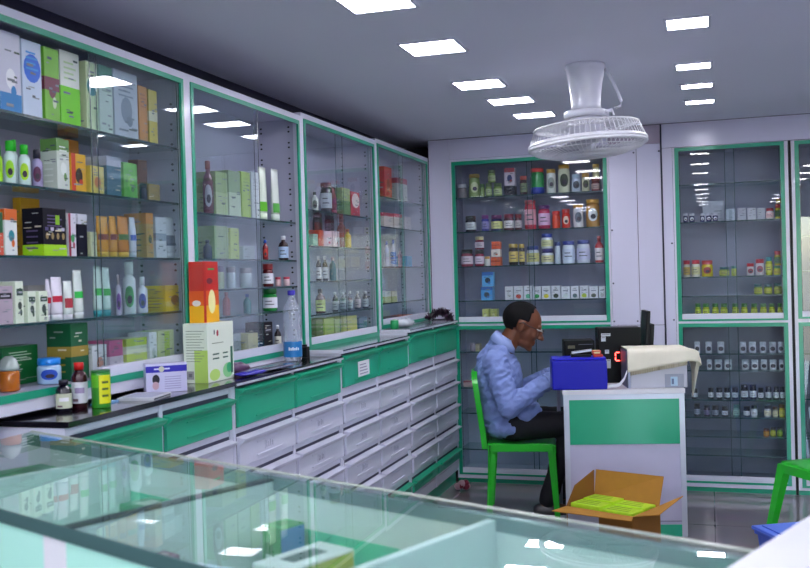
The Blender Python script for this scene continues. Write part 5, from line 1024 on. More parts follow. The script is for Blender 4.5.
# ---------------------------------------------------------------- desk and what stands on it
DA = math.atan2(.218, .976); DF = rotv(-.765, 5.20, DA)
def build_desk():
    t = thing('desk', 'white cashier desk with a green front panel, seen across the counter', 'desk', tuple(DF(.32, .25, 0)))
    W_ = .64
    b = MB(); b.box(-.006, W_+.004, -.006, .56, .770, .795, mat('d8d4dc', .35, coat=.2), DF, bev=.002); b.build('top', t)
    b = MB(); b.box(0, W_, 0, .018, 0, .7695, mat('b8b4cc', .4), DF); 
    b.build('front_board', t)
    b = MB(); ring_ = [(0, .028, 0, .7695), (W_-.028, W_, 0, .7695), (.0285, W_-.0285, .742, .7695)]
    for a0, a1, z0, z1 in ring_: b.box(a0, a1, -.005, -.0005, z0, z1, ALU, DF)
    b.build('aluminium_trim', t)
    b = MB(); b.box(.029, W_-.029, -.004, -.0005, .50, .7415, mat('08a074', .35, coat=.2), DF); b.build('green_panel', t)
    b = MB(); b.box(.029, W_-.029, -.004, -.0005, .0, .065, DGREEN, DF); b.box(.029, W_-.029, -.003, -.0005, .082, .085, SEAM, DF); b.build('kick_panel', t)
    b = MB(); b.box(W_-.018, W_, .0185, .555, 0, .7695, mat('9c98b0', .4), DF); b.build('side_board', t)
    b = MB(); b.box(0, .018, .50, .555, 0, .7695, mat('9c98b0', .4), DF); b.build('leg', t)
    z = .7955
    # blue box file
    t = thing('cash_box', 'deep blue box standing on the desk in front of seated man', 'box', tuple(DF(.09, .1, z)))
    blue = mat('0a06a8', .4, coat=.1, spec=.3)
    b = MB(); b.box(-.058, .238, .006, .17, z, z+.16, blue, DF, bev=.008); b.build('body', t)
    b = MB(); b.box(-.054, .234, .010, .166, z+.1605, z+.172, mat('1410b8', .4, coat=.1, spec=.3), DF, bev=.004); b.build('lid', t)
    zt = z+.1725
    b = MB(); b.box(.05, .16, .06, .085, zt, zt+.014, BLACK, DF, bev=.003); b.box(.055, .165, .062, .083, zt+.016, zt+.03, ALU, lambda a, d, zz: DF(a, d, zz+(a-.055)*.12), bev=.002); b.box(.05, .062, .062, .083, zt+.0142, zt+.018, BLACK, DF)
    tag(b.build('stapler', None, tuple(DF(.1, .07, zt))), 'black and silver stapler lying on the blue box', 'stapler')
    b = MB(); b.box(.172, .222, .05, .10, zt, zt+.012, mat('c83018', .5), DF, bev=.002); b.box(.166, .212, .048, .098, zt+.0125, zt+.035, mat('d8c890', .6), DF, bev=.006)
    tag(b.build('matchbox', None, tuple(DF(.2, .07, zt))), 'small cream and red packet on the right end of the blue box', 'packet')
    # black device behind
    b = MB(); b.box(.03, .20, .25, .42, z, z+.25, mat('050508', .5, spec=.2), DF, bev=.006); b.box(.05, .09, .2480, .2495, z+.205, z+.222, mat('504c30'), DF); b.box(.11, .19, .2480, .2495, z+.225, z+.229, mat('404050'), DF)
    tag(b.build('receipt_printer', None, tuple(DF(.1, .33, z))), 'low black machine on the desk behind the blue box', 'printer')
    # black electronic unit with stickers and red digits
    t = thing('electronic_unit', 'tall black electronic unit with white stickers and red lit digit', 'electronic unit', tuple(DF(.35, .37, z)))
    b = MB(); b.box(.225, .468, .30, .44, z, z+.315, mat('040407', .5, spec=.2), DF, bev=.006); b.build('body', t)
    for a0, a1, z0, z1 in ((.243, .295, .268, .283), (.243, .268, .238, .266), (.262, .285, .168, .19), (.268, .293, .085, .135)):
        b = MB(); b.box(a0, a1, .2975, .2995, z+z0, z+z1, mat('c8ccd4', .5), DF)
        b.box(a0+.004, a1-.004, .2968, .2974, z+z1-.008, z+z1-.005, mat('50505c'), DF); b.build('sticker', t)
    b = MB(); red = emit('red_digit', (1, .05, .03), 3.0)
    a, zz = .318, z+.125
    for a0, a1, z0, z1 in ((0, .006, .004, .022), (0, .006, .028, .046), (.006, .026, .046, .051), (.006, .026, .0, .005), (.036, .042, .01, .016), (.036, .042, .034, .04)): b.box(a+a0, a+a1, .296, .2995, zz+z0, zz+z1, red, DF)
    b.build('red_display', t)
    # monitor seen edge on
    t = thing('monitor', 'black computer monitor seen edge on behind the cloth covered printer', 'monitor', tuple(DF(.53, .4, z)))
    tl = lambda a, d, zz: DF(a+(zz-z)*.07, d, zz)
    b = MB(); b.box(.474, .494, .29, .50, z+.13, z+.405, BLACK, tl, bev=.004); b.build('screen', t)
    b = MB(); b.box(.4955, .525, .32, .44, z+.20, z+.33, BLACK, tl, bev=.008); b.build('rear_housing', t)
    b = MB(); b.box(.50, .53, .36, .40, z+.012, z+.22, BLACK, DF, bev=.004); b.build('neck', t)
    b = MB(); b.box(.485, .635, .41, .53, z, z+.011, BLACK, DF, bev=.003); b.box(.50, .53, .345, .41, z, z+.011, BLACK, DF); b.build('stand', t)
    # printer under a cloth
    t = thing('printer', 'grey white printer on the desk under a cream cloth', 'printer', tuple(DF(.49, .2, z)))
    b = MB(); b.box(.362, .665, .03, .27, z, z+.205, mat('b8b8c4', .4, var=.03), DF, bev=.006); b.build('body', t)
    b = MB(); b.box(.345, .3615, .035, .265, z, z+.20, mat('50546c', .4), DF, bev=.004); b.box(.352, .3615, .028, .0345, z, z+.20, mat('a8b0cc'), DF); b.build('side_cover', t)
    b = MB(); b.box(.545, .645, .0265, .0295, z+.004, z+.075, mat('8c90a0', .4), DF); b.box(.575, .612, .0245, .0262, z+.012, z+.06, mat('a8c4d8', .3), DF); b.box(.58, .592, .0232, .0244, z+.02, z+.05, mat('506080'), DF); b.build('control_panel', t)
    # curled receipt
    b = MB(); pr = [(.155, -.002+.006), (.175, .012), (.20, .010), (.222, .018), (.245, .045), (.262, .085)]
    pm = mat('e4e4ee', .6); 
    for (a0, h0), (a1, h1) in zip(pr, pr[1:]):
        b.box(0, 1, 0, 1, 0, 1, pm, lambda i, j, k: DF((a0 if i == 0 else a1)+.06, -.001+.02*j+.002+(a0 if i == 0 else a1)*.12, z+(h0 if i == 0 else h1)+.016*k))
    bmesh.ops.remove_doubles(b.bm, verts=b.bm.verts, dist=.0002)
    for v_ in b.bm.verts: v_.co += (DF(0, 0, 0)-DF(0, .022, 0))*.0
    ob = b.build('receipt_paper', None, tuple(DF(.24, .0, z))); tag(ob, 'curled white receipt paper at the right of the blue box', 'paper')
    ob.location += DF(.022, -.024, 0)-DF(0, 0, 0); ob.location.z += .0
def cloth_sheet():
    # cream cloth over the printer: top, front drop with a slanting hem, and a gathered tail falling at the right
    z = .7955; top = z+.2085; M = mat('e6dfcc', .85, var=.05, scale=30, bump=.12, bscale=300)
    b = MB(); k = b.mi(M); N, K = 36, 24; aL, aR = .348, .672
    def hem(a): return .128-.055*(a-aL)/(aR-aL)
    def pt(a, s):
        # s runs 0 at the rear edge to 1 at the front hem
        L = .235+hem(a); q = s*L; w = .0018*noise.noise(Vector((a*22, s*7, 1)))
        if q <= .235: return (a, .262-q, top+.003+w)
        r = q-.235; e = min(1, r/.014)*PI/2
        if r < .014: return (a, .027-.009*math.sin(e), top+.003-.009*(1-math.cos(e))+w)
        return (a, .018-.004*math.sin(a*34)*min(1, (r-.014)/.1)-.004*(r/.12), top-.006-(r-.014))
    g = [[b.bm.verts.new(DF(*pt(aL+(aR-aL)*i/N, j/K))) for j in range(K+1)] for i in range(N+1)]
    for i in range(N):
        for j in range(K):
            f = b.bm.faces.new((g[i][j], g[i+1][j], g[i+1][j+1], g[i][j+1])); f.material_index = k; f.smooth = True
    R = 24
    def fall(j, q):
        a, d, zz = pt(aR, j/K); s = j/K; u = q/R
        ln = .035+.235*math.exp(-((s-.42)/.26)**2)
        out = .050*math.sin(min(1, u*2.2)*PI/2)+.010*math.sin(u*7+s*9)*u
        cd = .10; pinch = 1-.5*u**.7
        dd = (min(d, .24)-cd)*pinch; return (a+out+dd*-.28*min(1, u*1.6), cd+dd+.010*math.sin(u*9)*u, zz-ln*u**1.25)
    h = [[(g[N][j] if q == 0 else b.bm.verts.new(DF(*fall(j, q)))) for q in range(R+1)] for j in range(K+1)]
    for j in range(K):
        for q in range(R):
            f = b.bm.faces.new((h[j][q], h[j+1][q], h[j+1][q+1], h[j][q+1])); f.material_index = k; f.smooth = True
    o = b.build('cloth', None, tuple(DF(.5, .15, top)))
    md = o.modifiers.new('Solidify', 'SOLIDIFY'); md.thickness = .004; md.offset = 0
    tag(o, 'cream cloth draped over the printer with tail hanging at right', 'cloth')
    b = MB(); NN = 24
    def lay(a, q): return DF(a, .0205-.004*math.sin(a*34)*q/.12-.004*q/.12+.0075, top-.006-q)
    for i in range(NN):
        a0, a1 = aL+.014+(aR-.02-aL)*i/NN, aL+.014+(aR-.02-aL)*(i+1)/NN
        b.face([lay(a0, .03), lay(a1, .03), lay(a1, hem(a1)+.004), lay(a0, hem(a0)+.008)], mat('cfc3aa', .85, var=.05, scale=30), True)
    bmesh.ops.remove_doubles(b.bm, verts=b.bm.verts, dist=.0004)
    o2 = b.build('folded_hem', o); md = o2.modifiers.new('Solidify', 'SOLIDIFY'); md.thickness = .0015
# ---------------------------------------------------------------- carton on the floor
def build_floor_box():
    P = {'l': Vector((-.707, 4.825)), 'n': Vector((-.372, 4.672)), 'r': Vector((-.26, 4.888))}
    P['b'] = P['l']+P['r']-P['n']
    t = thing('cardboard_box', 'open brown cardboard box on the floor before the desk', 'cardboard box', ((P['l'].x+P['r'].x)/2, (P['l'].y+P['r'].y)/2, 0))
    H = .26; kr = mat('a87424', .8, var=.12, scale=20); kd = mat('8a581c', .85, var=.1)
    def V(k, z, dx=0, dy=0): return Vector((P[k].x+dx, P[k].y+dy, z))
    def slab(b, q, m, th=.004):
        q = [Vector(p) for p in q]; n = (q[1]-q[0]).cross(q[2]-q[0]).normalized()*th
        lo = [b.bm.verts.new(p) for p in q]; hi = [b.bm.verts.new(p+n) for p in q]; k = b.mi(m)
        fs = [b.bm.faces.new(lo), b.bm.faces.new(hi)]
        L = len(q)
        for i in range(L): fs.append(b.bm.faces.new((lo[i], lo[(i+1) % L], hi[(i+1) % L], hi[i])))
        for f in fs: f.material_index = k
    b = MB()
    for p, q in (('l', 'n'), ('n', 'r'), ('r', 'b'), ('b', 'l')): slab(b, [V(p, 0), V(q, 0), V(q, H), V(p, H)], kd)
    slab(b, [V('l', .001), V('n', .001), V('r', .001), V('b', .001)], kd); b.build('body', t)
    e1 = (P['n']-P['l']).normalized(); e2 = (P['b']-P['l']).normalized()
    # flaps
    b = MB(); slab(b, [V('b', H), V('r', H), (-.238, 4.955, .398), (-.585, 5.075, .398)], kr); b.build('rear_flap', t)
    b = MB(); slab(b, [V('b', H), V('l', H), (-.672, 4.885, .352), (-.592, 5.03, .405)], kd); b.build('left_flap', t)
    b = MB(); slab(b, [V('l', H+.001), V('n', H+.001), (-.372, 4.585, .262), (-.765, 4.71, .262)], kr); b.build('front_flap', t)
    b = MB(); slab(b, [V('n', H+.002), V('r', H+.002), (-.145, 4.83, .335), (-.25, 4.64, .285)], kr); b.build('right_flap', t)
    b = MB(); q1 = V('l', .05)+(V('n', .05)-V('l', .05))*.02; q2 = V('l', .05)+(V('n', .05)-V('l', .05))*.5
    nn = Vector((-e2.x, -e2.y, 0))*.005
    slab(b, [q1+nn, q2+nn, q2+nn+Vector((0, 0, .2)), q1+nn+Vector((0, 0, .2))], mat('bcb8c8', .6), .001); o = b.build('paper_label', t); o['label'] = 'large pale paper label'
    # the packs inside
    gm = mat('b4e02c', .35, coat=.4, var=.1, scale=40)
    L1, L2 = (P['n']-P['l']).length-.02, (P['b']-P['l']).length-.02
    o0 = P['l']+e1*.01+e2*.01
    names = ['rear left', 'front left', 'rear right', 'front right']
    k = 0
    for i in range(2):
        for j in range(2):
            a0, a1 = L1*i/2+.002, L1*(i+1)/2-.002; c0, c1 = L2*(1-j)/2+.002, L2*(2-j)/2-.002
            f = lambda a, c, z: (o0.x+e1.x*a+e2.x*c, o0.y+e1.y*a+e2.y*c, z)
            b = MB(); zt = .282-.004*k
            b.box(a0, a1, c0, c1, .008, zt, gm, f, bev=.006)
            for s in range(3): b.box(a0+.02, a1-.03-.01*s, c0+.02+s*.03, c0+.028+s*.03, zt+.0002, zt+.001, mat('6a9018'), f)
            tag(b.build('tea_packet', None, f((a0+a1)/2, (c0+c1)/2, .008)), 'lime green packet inside the open cardboard box, %s one' % names[k], 'packet', 'lime packets in the cardboard box'); k += 1
# ---------------------------------------------------------------- blue crate, chairs
def build_bin():
    L = Vector((.137, 4.07)); e1 = Vector((.176, .092)).normalized(); e2 = Vector((.21, -.985)).normalized()*1
    e2 = Vector((-e1.y, e1.x))*-1
    f = lambda a, c, z: (L.x+e1.x*a+e2.x*c, L.y+e1.y*a+e2.y*c, z)
    t = thing('storage_bin', 'blue plastic bin with lid on the floor behind the white counter', 'bin', f(.2, .15, 0))
    m = mat('3c5cc8', .35, coat=.2); m2 = mat('5878dc', .35, coat=.2)
    b = MB()
    W_, D_ = .42, .34
    k = .02
    b.loft([[Vector(f(a, c, z)) for a, c in ((i, i), (W_-i, i), (W_-i, D_-i), (i, D_-i))] for z, i in ((0, .05), (.37, .018))], m, True, False); b.build('body', t)
    b = MB(); b.box(.008, W_-.008, .008, D_-.008, .3705, .385, m, f, bev=.004); b.box(0, W_, 0, D_, .3855, .402, m2, f, bev=.006); b.box(.03, W_-.03, .03, D_-.03, .4022, .407, m2, f, bev=.002); b.build('lid', t)
def build_chair(name, label, ox, oy, ang, splay=0., group=None):
    f = rotv(ox, oy, ang); t = thing(name, label, 'chair', (ox, oy, 0), group); m = PLASTIC_G
    SH = .445
    # seat: shallow dished sheet with apron
    b = MB(); N = 12; k = b.mi(m)
    x0, x1, hw = -.19, .205, .205
    def seat(i, j, dz=0.):
        u, v = i/N, j/N*2-1
        x = x0+(x1-x0)*u; y = v*hw*(1-.06*(1-u))
        z = SH-.012*(1-v*v)*(1-(2*u-1)**2)-.012*max(0, (u-.8)/.2)**2
        return f(x, y, z+dz)
    T = [[b.bm.verts.new(seat(i, j)) for j in range(N+1)] for i in range(N+1)]
    B = [[b.bm.verts.new(seat(i, j, -.008)) for j in range(N+1)] for i in range(N+1)]
    for i in range(N):
        for j in range(N):
            for G, fl in ((T, 0), (B, 1)):
                q = (G[i][j], G[i+1][j], G[i+1][j+1], G[i][j+1]); fc = b.bm.faces.new(q if not fl else q[::-1]); fc.material_index = k; fc.smooth = True
    for i in range(N):
        for j, jj in ((0, 0), (N, N)):
            fc = b.bm.faces.new((T[i][j], T[i+1][j], B[i+1][j], B[i][j])); fc.material_index = k
        for ii in (0, N):
            fc = b.bm.faces.new((T[ii][i], T[ii][i+1], B[ii][i+1], B[ii][i])); fc.material_index = k
    b.build('seat', t)
    b = MB()
    for s in (-1, 1):
        b.box(x0+.02, x1-.02, s*hw-.004 if s > 0 else s*hw-.002, s*hw+.002 if s > 0 else s*hw+.004, SH-.045, SH-.0005, m, f, bev=.002)
    b.box(x1-.006, x1, -hw+.01, hw-.01, SH-.055, SH-.014, m, f, bev=.002); b.box(x0, x0+.006, -hw*.93, hw*.93, SH-.04, SH-.001, m, f, bev=.002)
    b.build('apron', t)
    for sx in (0, 1):
        for s in (-1, 1):
            b = MB(); xx = x1-.028 if sx else x0+.028; sg = 1 if sx else -1
            rings = []
            for z, w, o in ((SH-.012, .052, 0), (SH*.6, .044, .010+splay*.4), (0.0, .032, .028+splay)):
                cx, cy = xx+sg*o, s*(hw-.016+o*.5)
                # L shaped section
                w2 = w*.9; th = .006
                pts = [(-w2/2, -w/2), (w2/2, -w/2), (w2/2, w/2), (w2/2-th, w/2), (w2/2-th, -w/2+th), (-w2/2, -w/2+th)]
                rings.append([f(cx+px*sg, cy-py*-s*1.0*1, z) for px, py in pts])
            b.loft(rings, m, True, False); b.build('leg', t)
    # back: curved sheet with slots
    b = MB(); NZ, NY = 22, 24; k = b.mi(m)
    def bk(i, j, off=0.):
        u, v = i/NZ, j/NY*2-1
        z = SH-.03+(.445)*u
        x = x0-.0-.085*u**1.1 + .03*(v*v)*u + off
        hwid = (.19+.012*math.sin(u*PI))*(1 if u < .86 else math.sqrt(max(.05, 1-((u-.86)/.15)**2*.75)))
        return f(x, v*hwid, z)
    Fr = {}; Bk = {}
    for i in range(NZ+1):
        for j in range(NY+1): Fr[i, j] = b.bm.verts.new(bk(i, j)); Bk[i, j] = b.bm.verts.new(bk(i, j, -.009-(.024 if j in (0, NY) else .016 if j in (1, NY-1) else 0)))
    def solid(i, j):
        if i < 0 or j < 0 or i >= NZ or j >= NY: return False
        if 4 <= i < NZ-5 and (j % 4) in (2,) and 2 < j < NY-3: return False
        return True
    for i in range(NZ):
        for j in range(NY):
            if not solid(i, j): continue
            for D, fl in ((Fr, 0), (Bk, 1)):
                q = (D[i, j], D[i+1, j], D[i+1, j+1], D[i, j+1]); fc = b.bm.faces.new(q if fl else q[::-1]); fc.material_index = k; fc.smooth = True
            for (di, dj, e) in ((-1, 0, ((i, j), (i, j+1))), (1, 0, ((i+1, j), (i+1, j+1))), (0, -1, ((i, j), (i+1, j))), (0, 1, ((i, j+1), (i+1, j+1)))):
                if not solid(i+di, j+dj):
                    fc = b.bm.faces.new((Fr[e[0]], Fr[e[1]], Bk[e[1]], Bk[e[0]])); fc.material_index = k
    b.build('backrest', t)
    return t
# ---------------------------------------------------------------- the seated man
MO = rotv(-1.10, 5.69, math.radians(10))
def fused(b, name, parent, voxel, smooth=3, wr=None, cut=None):
    o = b.build(name, parent)
    md = o.modifiers.new('Remesh', 'REMESH'); md.mode = 'VOXEL'; md.voxel_size = voxel
    dg = bpy.context.evaluated_depsgraph_get(); ev = o.evaluated_get(dg)
    me = bpy.data.meshes.new_from_object(ev); o.modifiers.clear()
    mats = [m for m in o.data.materials]; o.data = me
    me.materials.clear()
    for m in mats[:1]: me.materials.append(m)
    bm = bmesh.new(); bm.from_mesh(me)
    for _ in range(smooth): bmesh.ops.smooth_vert(bm, verts=bm.verts, factor=.5, use_axis_x=True, use_axis_y=True, use_axis_z=True)
    if wr:
        bm.normal_update()
        for v in bm.verts: v.co += v.normal*wr(v.co)
    for f in bm.faces: f.smooth = True; f.material_index = 0
    bm.to_mesh(me); bm.free()
    return o
def build_man():
    base = MO(0, 0, 0)
    t = thing('person', 'seated man in light blue shirt and glasses, bent over the desk', 'person', tuple(MO(-.05, 0, .0)))
    skin = mat('6c3c24', .5, var=.08, scale=14); V = Vector
    def L(x, y, z): return MO(x, y, z)
    pit = math.radians(25); hc = V((.033, 0, 1.130)); fw = V((math.cos(pit), 0, -math.sin(pit))); up = V((math.sin(pit), 0, math.cos(pit)))
    def H(f_, s_, u_): f_ *= 1.13; s_ *= 1.08; u_ *= 1.13; p = hc+fw*f_+up*u_; return L(p.x, p.y+s_, p.z)
    def Hm(sc):
        R = (L(fw.x, fw.y, fw.z)-L(0, 0, 0)), (L(0, 1, 0)-L(0, 0, 0)), (L(up.x, up.y, up.z)-L(0, 0, 0))
        M = Matrix((R[0], R[1], R[2])).transposed()*1.13; return M @ Matrix.Diagonal(V(sc))
    def ell(b, f_, s_, u_, sc, m, seg=24, rings=16): b.sphere(H(f_, s_, u_), 1, m, seg, rings, (1, 1, 1), Hm(sc))
    # --- body: head, neck, arms with hands, trunk and legs as one surface
    b = MB()
    ell(b, -.012, 0, .022, (.102, .076, .086), skin); ell(b, .040, 0, -.02, (.058, .062, .082), skin); ell(b, .046, 0, -.082, (.046, .048, .036), skin)
    ell(b, .078, 0, -.108, (.020, .026, .016), skin, 12, 8)
    b.capsule(H(.094, 0, .008), H(.122, 0, -.034), .009, .014, skin, 10); ell(b, .108, .012, -.038, (.012, .008, .008), skin, 10, 8); ell(b, .108, -.012, -.038, (.012, .008, .008), skin, 10, 8)
    b.capsule(H(.087, -.035, .022), H(.087, .035, .022), .012, .012, skin, 10)
    for s in (-1, 1):
        ell(b, .070, s*.038, -.03, (.024, .022, .022), skin, 12, 8)
        ell(b, -.006, s*.079, -.012, (.020, .009, .032), skin, 12, 8); ell(b, .0, s*.082, .012, (.013, .008, .012), skin, 10, 8)
    b.capsule(H(.092, -.018, -.068), H(.092, .018, -.068), .0075, .0075, skin, 10); b.capsule(H(.090, -.015, -.080), H(.090, .015, -.080), .008, .008, skin, 10)
    b.capsule(L(-.085, 0, .98), H(-.025, 0, -.05), .062, .058, skin, 20)
    b.sphere(L(-.12, 0, .82), 1, skin, 20, 14, (.11, .15, .2)); b.sphere(L(-.08, 0, .60), 1, skin, 20, 14, (.11, .14, .16))
    b.capsule(L(-.12, -.14, .92), L(-.12, .14, .92), .05, .05, skin)
    hands = []
    for s, sh, el, wr_, hd in ((-1, (-.13, -.17, .92), (-.055, -.225, .665), (.165, -.16, .80), (.26, -.10, .828)), (1, (-.12, .17, .92), (-.03, .235, .68), (.17, .15, .80), (.255, .09, .826))):
        b.capsule(L(*sh), L(*el), .045, .038, skin); b.capsule(L(*el), L(*wr_), .038, .026, skin)
        w, h = V(wr_), V(hd); d = (h-w).normalized(); side = V((0, 0, 1)).cross(d).normalized(); palm = w+d*.055
        b.capsule(L(*w), L(*palm), .024, .030, skin, 12); b.capsule(L(*(palm-side*.016)), L(*(palm+side*.016)), .021, .021, skin, 12)
        for k, (o, ln) in enumerate(((-.029, .052), (-.010, .062), (.010, .066), (.028, .058))):
            p0 = palm+side*o+d*.012; p1 = p0+d*(ln*.5)+V((0, 0, .003)); p2 = p1+d*(ln*.38)+V((0, 0, -.013)); p3 = p2+d*(ln*.2)+V((0, 0, -.012))
            b.tube([L(*p0), L(*p1), L(*p2), L(*p3)], [.0095, .0088, .008, .006], skin, 8)
        ts = -s*side.y/abs(side.y)*1.0 if abs(side.y) > 1e-6 else 1
        th0 = w+d*.02+side*(.022*(1 if s < 0 else -1)); th1 = th0+d*.025+side*(.020*(1 if s < 0 else -1)); th2 = th1+d*.028+V((0, 0, -.006))
        b.tube([L(*th0), L(*th1), L(*th2)], [.012, .0105, .007], skin, 8)
    for s in (-1, 1):
        b.capsule(L(-.05, s*.09, .53), L(.31, s*.10, .54), .075, .055, skin); b.capsule(L(.31, s*.10, .54), L(.20+.05*s, s*.10, .12), .05, .035, skin)
        b.capsule(L(.18+.05*s, s*.10, .06), L(.30+.05*s, s*.105, .045), .032, .028, skin)
    body = fused(b, 'body', t, .0055, 3)
    # --- hair: close cap over crown, back and sides
    b = MB(); hm = mat('070507', .7, var=.3, scale=60, bump=.5, bscale=400, spec=.2)
    R = []
    seg, rg = 36, 20
    bm = b.bm; k = b.mi(hm); grid = {}
    for i in range(rg+1):
        for j in range(seg):
            th = PI*i/rg; a = 2*PI*j/seg
            d = V((math.sin(th)*math.cos(a), math.sin(th)*math.sin(a), math.cos(th)))
            q = (d.x*.1075-.012, d.y*.081, d.z*.0915+.022)
            grid[i, j] = (q, d)
    def keep(q):
        f_, s_, u_ = q
        if f_ > .026 and u_ > .02: return False               # receding front
        if u_ > .02: return f_ < .028-.25*max(0, abs(s_)-.045)
        if u_ > -.03: return f_ < -.012 and not (abs(s_) > .06 and f_ > -.03)
        return f_ < -.035 and u_ > -.062
    def vert(q): return H(*q)
    cache = {}
    def gv(i, j):
        if (i, j) not in cache: cache[i, j] = bm.verts.new(vert(grid[i, j % seg][0]))
        return cache[i, j]
    for i in range(rg):
        for j in range(seg):
            cs = [grid[i, j][0], grid[i+1, j][0], grid[i+1, (j+1) % seg][0], grid[i, (j+1) % seg][0]]
            c = tuple(sum(x[n] for x in cs)/4 for n in range(3))
            if keep(c):
                vs = [gv(i, j), gv(i+1, j), gv(i+1, (j+1) % seg), gv(i, (j+1) % seg)]
                try: f = bm.faces.new(vs); f.smooth = True; f.material_index = k
                except ValueError: pass
    bmesh.ops.remove_doubles(bm, verts=bm.verts, dist=.0006)
    o = b.build('hair', t); md = o.modifiers.new('Solidify', 'SOLIDIFY'); md.thickness = .007; md.offset = 0
    md2 = o.modifiers.new('Subdivision', 'SUBSURF'); md2.levels = 1; md2.render_levels = 1
    # eyes and glasses
    for s in (-1, 1):
        b = MB(); b.sphere(H(.078, s*.03, -.002), .0115, mat('d8d0c8', .2, coat=.6), 12, 8); b.sphere(H(.0865, s*.03, -.006), .0048, mat('140c08', .1), 8, 6); b.build('eye', t)
    b = MB(); gm = mat('14121a', .3, coat=.4); ln = glassmat('spectacle_lens', (.9, .93, .95), ior=1.6)
    for s in (-1, 1):
        b.tube([H(.113, s*(.034+.022*math.cos(a)), -.004+.017*math.sin(a)) for a in [2*PI*i/16 for i in range(17)]], .0016, gm, 6)
        b.tube([H(.112, s*.056, .004), H(.095, s*.076, .006), H(.03, s*.082, .006), H(-.006, s*.090, .012), H(-.022, s*.088, -.004)], .0024, gm, 6)
        b.tube([H(.110, s*.058, .0045), H(.098, s*.0765, .0062), H(.075, s*.0815, .0062)], .0034, mat('d8d4cc', .2, metal=.4), 6)
    b.tube([H(.113, -.012, 0), H(.116, 0, .004), H(.113, .012, 0)], .0018, gm, 6)
    o = b.build('glasses', t)
    # --- shirt
    sm = mat('7c8ec6', .75, var=.05, scale=25, bump=.1, bscale=500)
    b = MB()
    b.sphere(L(-.125, 0, .80), 1, sm, 28, 18, (.142, .195, .19)); b.sphere(L(-.095, 0, .63), 1, sm, 28, 18, (.142, .185, .17)); b.sphere(L(-.07, 0, .53), 1, sm, 28, 14, (.15, .19, .085))
    b.capsule(L(-.13, -.155, .915), L(-.13, .155, .915), .072, .072, sm, 20); b.capsule(L(-.12, -.07, .955), L(-.12, .07, .955), .062, .062, sm, 20)
    b.capsule(L(-.145, 0, .90), L(-.105, 0, .995), .110, .074, sm, 20)
    for s, sh, el, wr_ in ((-1, (-.135, -.17, .915), (-.06, -.225, .665), (.175, -.155, .805)), (1, (-.12, .17, .915), (-.03, .235, .68), (.18, .145, .805))):
        b.capsule(L(*sh), L(*el), .074, .066, sm, 20); b.capsule(L(*el), L(*wr_), .062, .044, sm, 20)
    b.capsule(L(.03, -.13, .60), L(.10, -.10, .625), .05, .028, sm); b.capsule(L(.03, .1, .60), L(.09, .08, .62), .05, .028, sm)
    def wrinkle(p):
        q = V(p)+wloc(t); loc = q-MO(0, 0, 0)
        a = noise.noise(V((loc.x*16+loc.z*9, loc.y*14, loc.z*26-loc.x*18)))
        c = noise.noise(V((loc.x*34, loc.y*30, loc.z*50+loc.x*20)))
        return .0085*(1-abs(a)*2.4)*.8+.003*c
    fused(b, 'shirt', t, .0065, 3, wrinkle)
    b = MB(); cm = mat('94a6d8', .7, var=.04)
    cb, ct = V((-.088, 0, 1.0)), V((-.072, 0, 1.035))
    ax = V((.42, 0, .9)).normalized(); e1 = V((ax.z, 0, -ax.x)); 
    def cr(c, r, k, z=0): a = k; p = c+e1*(r*1.0*math.cos(a))+V((0, 1, 0))*(r*math.sin(a))+ax*z; return L(p.x, p.y, p.z)
    rings = []
    for c, r in ((V((-.092, 0, 1.0)), .078), (V((-.080, 0, 1.033)), .072), (V((-.070, 0, 1.058)), .069), (V((-.082, 0, 1.03)), .080), (V((-.095, 0, 1.0)), .090)):
        rings.append([cr(c, r, .32+(2*PI-.64)*i/30, -.012*math.cos(.32+(2*PI-.64)*i/30)) for i in range(31)])
    b.loft(rings, cm, False, True, False); o = b.build('collar', t); md = o.modifiers.new('Solidify', 'SOLIDIFY'); md.thickness = .003
    for s, a, c in ((-1, (.155, -.167, .796), (.19, -.145, .812)), (1, (.16, .157, .796), (.195, .136, .812))):
        b = MB(); b.tube([L(*a), L(*c)], [.0475, .045], cm, 20, True); b.build('cuff', t)
    # --- trousers and shoes
    tm = mat('0c0b16', .8, var=.2, scale=20); b = MB()
    b.sphere(L(-.07, 0, .535), 1, tm, 24, 14, (.135, .17, .088))
    for s in (-1, 1):
        b.capsule(L(-.05, s*.09, .535), L(.31, s*.10, .545), .092, .072, tm, 18); b.capsule(L(.31, s*.10, .545), L(.20+.05*s, s*.10, .10), .068, .052, tm, 18)
    fused(b, 'trousers', t, .008, 3, lambda p: .005*noise.noise(V(p)*18))
    for s in (-1, 1):
        ax_ = .17+.05*s; b = MB(); shm = mat('28242c', .4, coat=.2); so = mat('b8b4c0', .5)
        pr = [(-.055, .030, .030), (-.03, .038, .042), (.03, .040, .045), (.10, .045, .036), (.15, .040, .028), (.185, .018, .016)]
        rings = []
        for x, w, h in pr:
            rings.append([L(ax_+x, s*.103+w*math.cos(a), .022+max(0, h*1.35*math.sin(a))*1.0+(-.004 if math.sin(a) < 0 else 0)) for a in [2*PI*i/16 for i in range(16)]])
        b.loft(rings, shm); ob = b.build('shoe', t)
        b = MB(); R2 = []
        for z_ in (.0005, .0175): R2.append([L(ax_+.062+.128*math.cos(a), s*.103+(.046-.006*math.cos(a))*math.sin(a), z_) for a in [2*PI*i/24 for i in range(24)]])
        b.loft(R2, so); b.build('sole', ob)
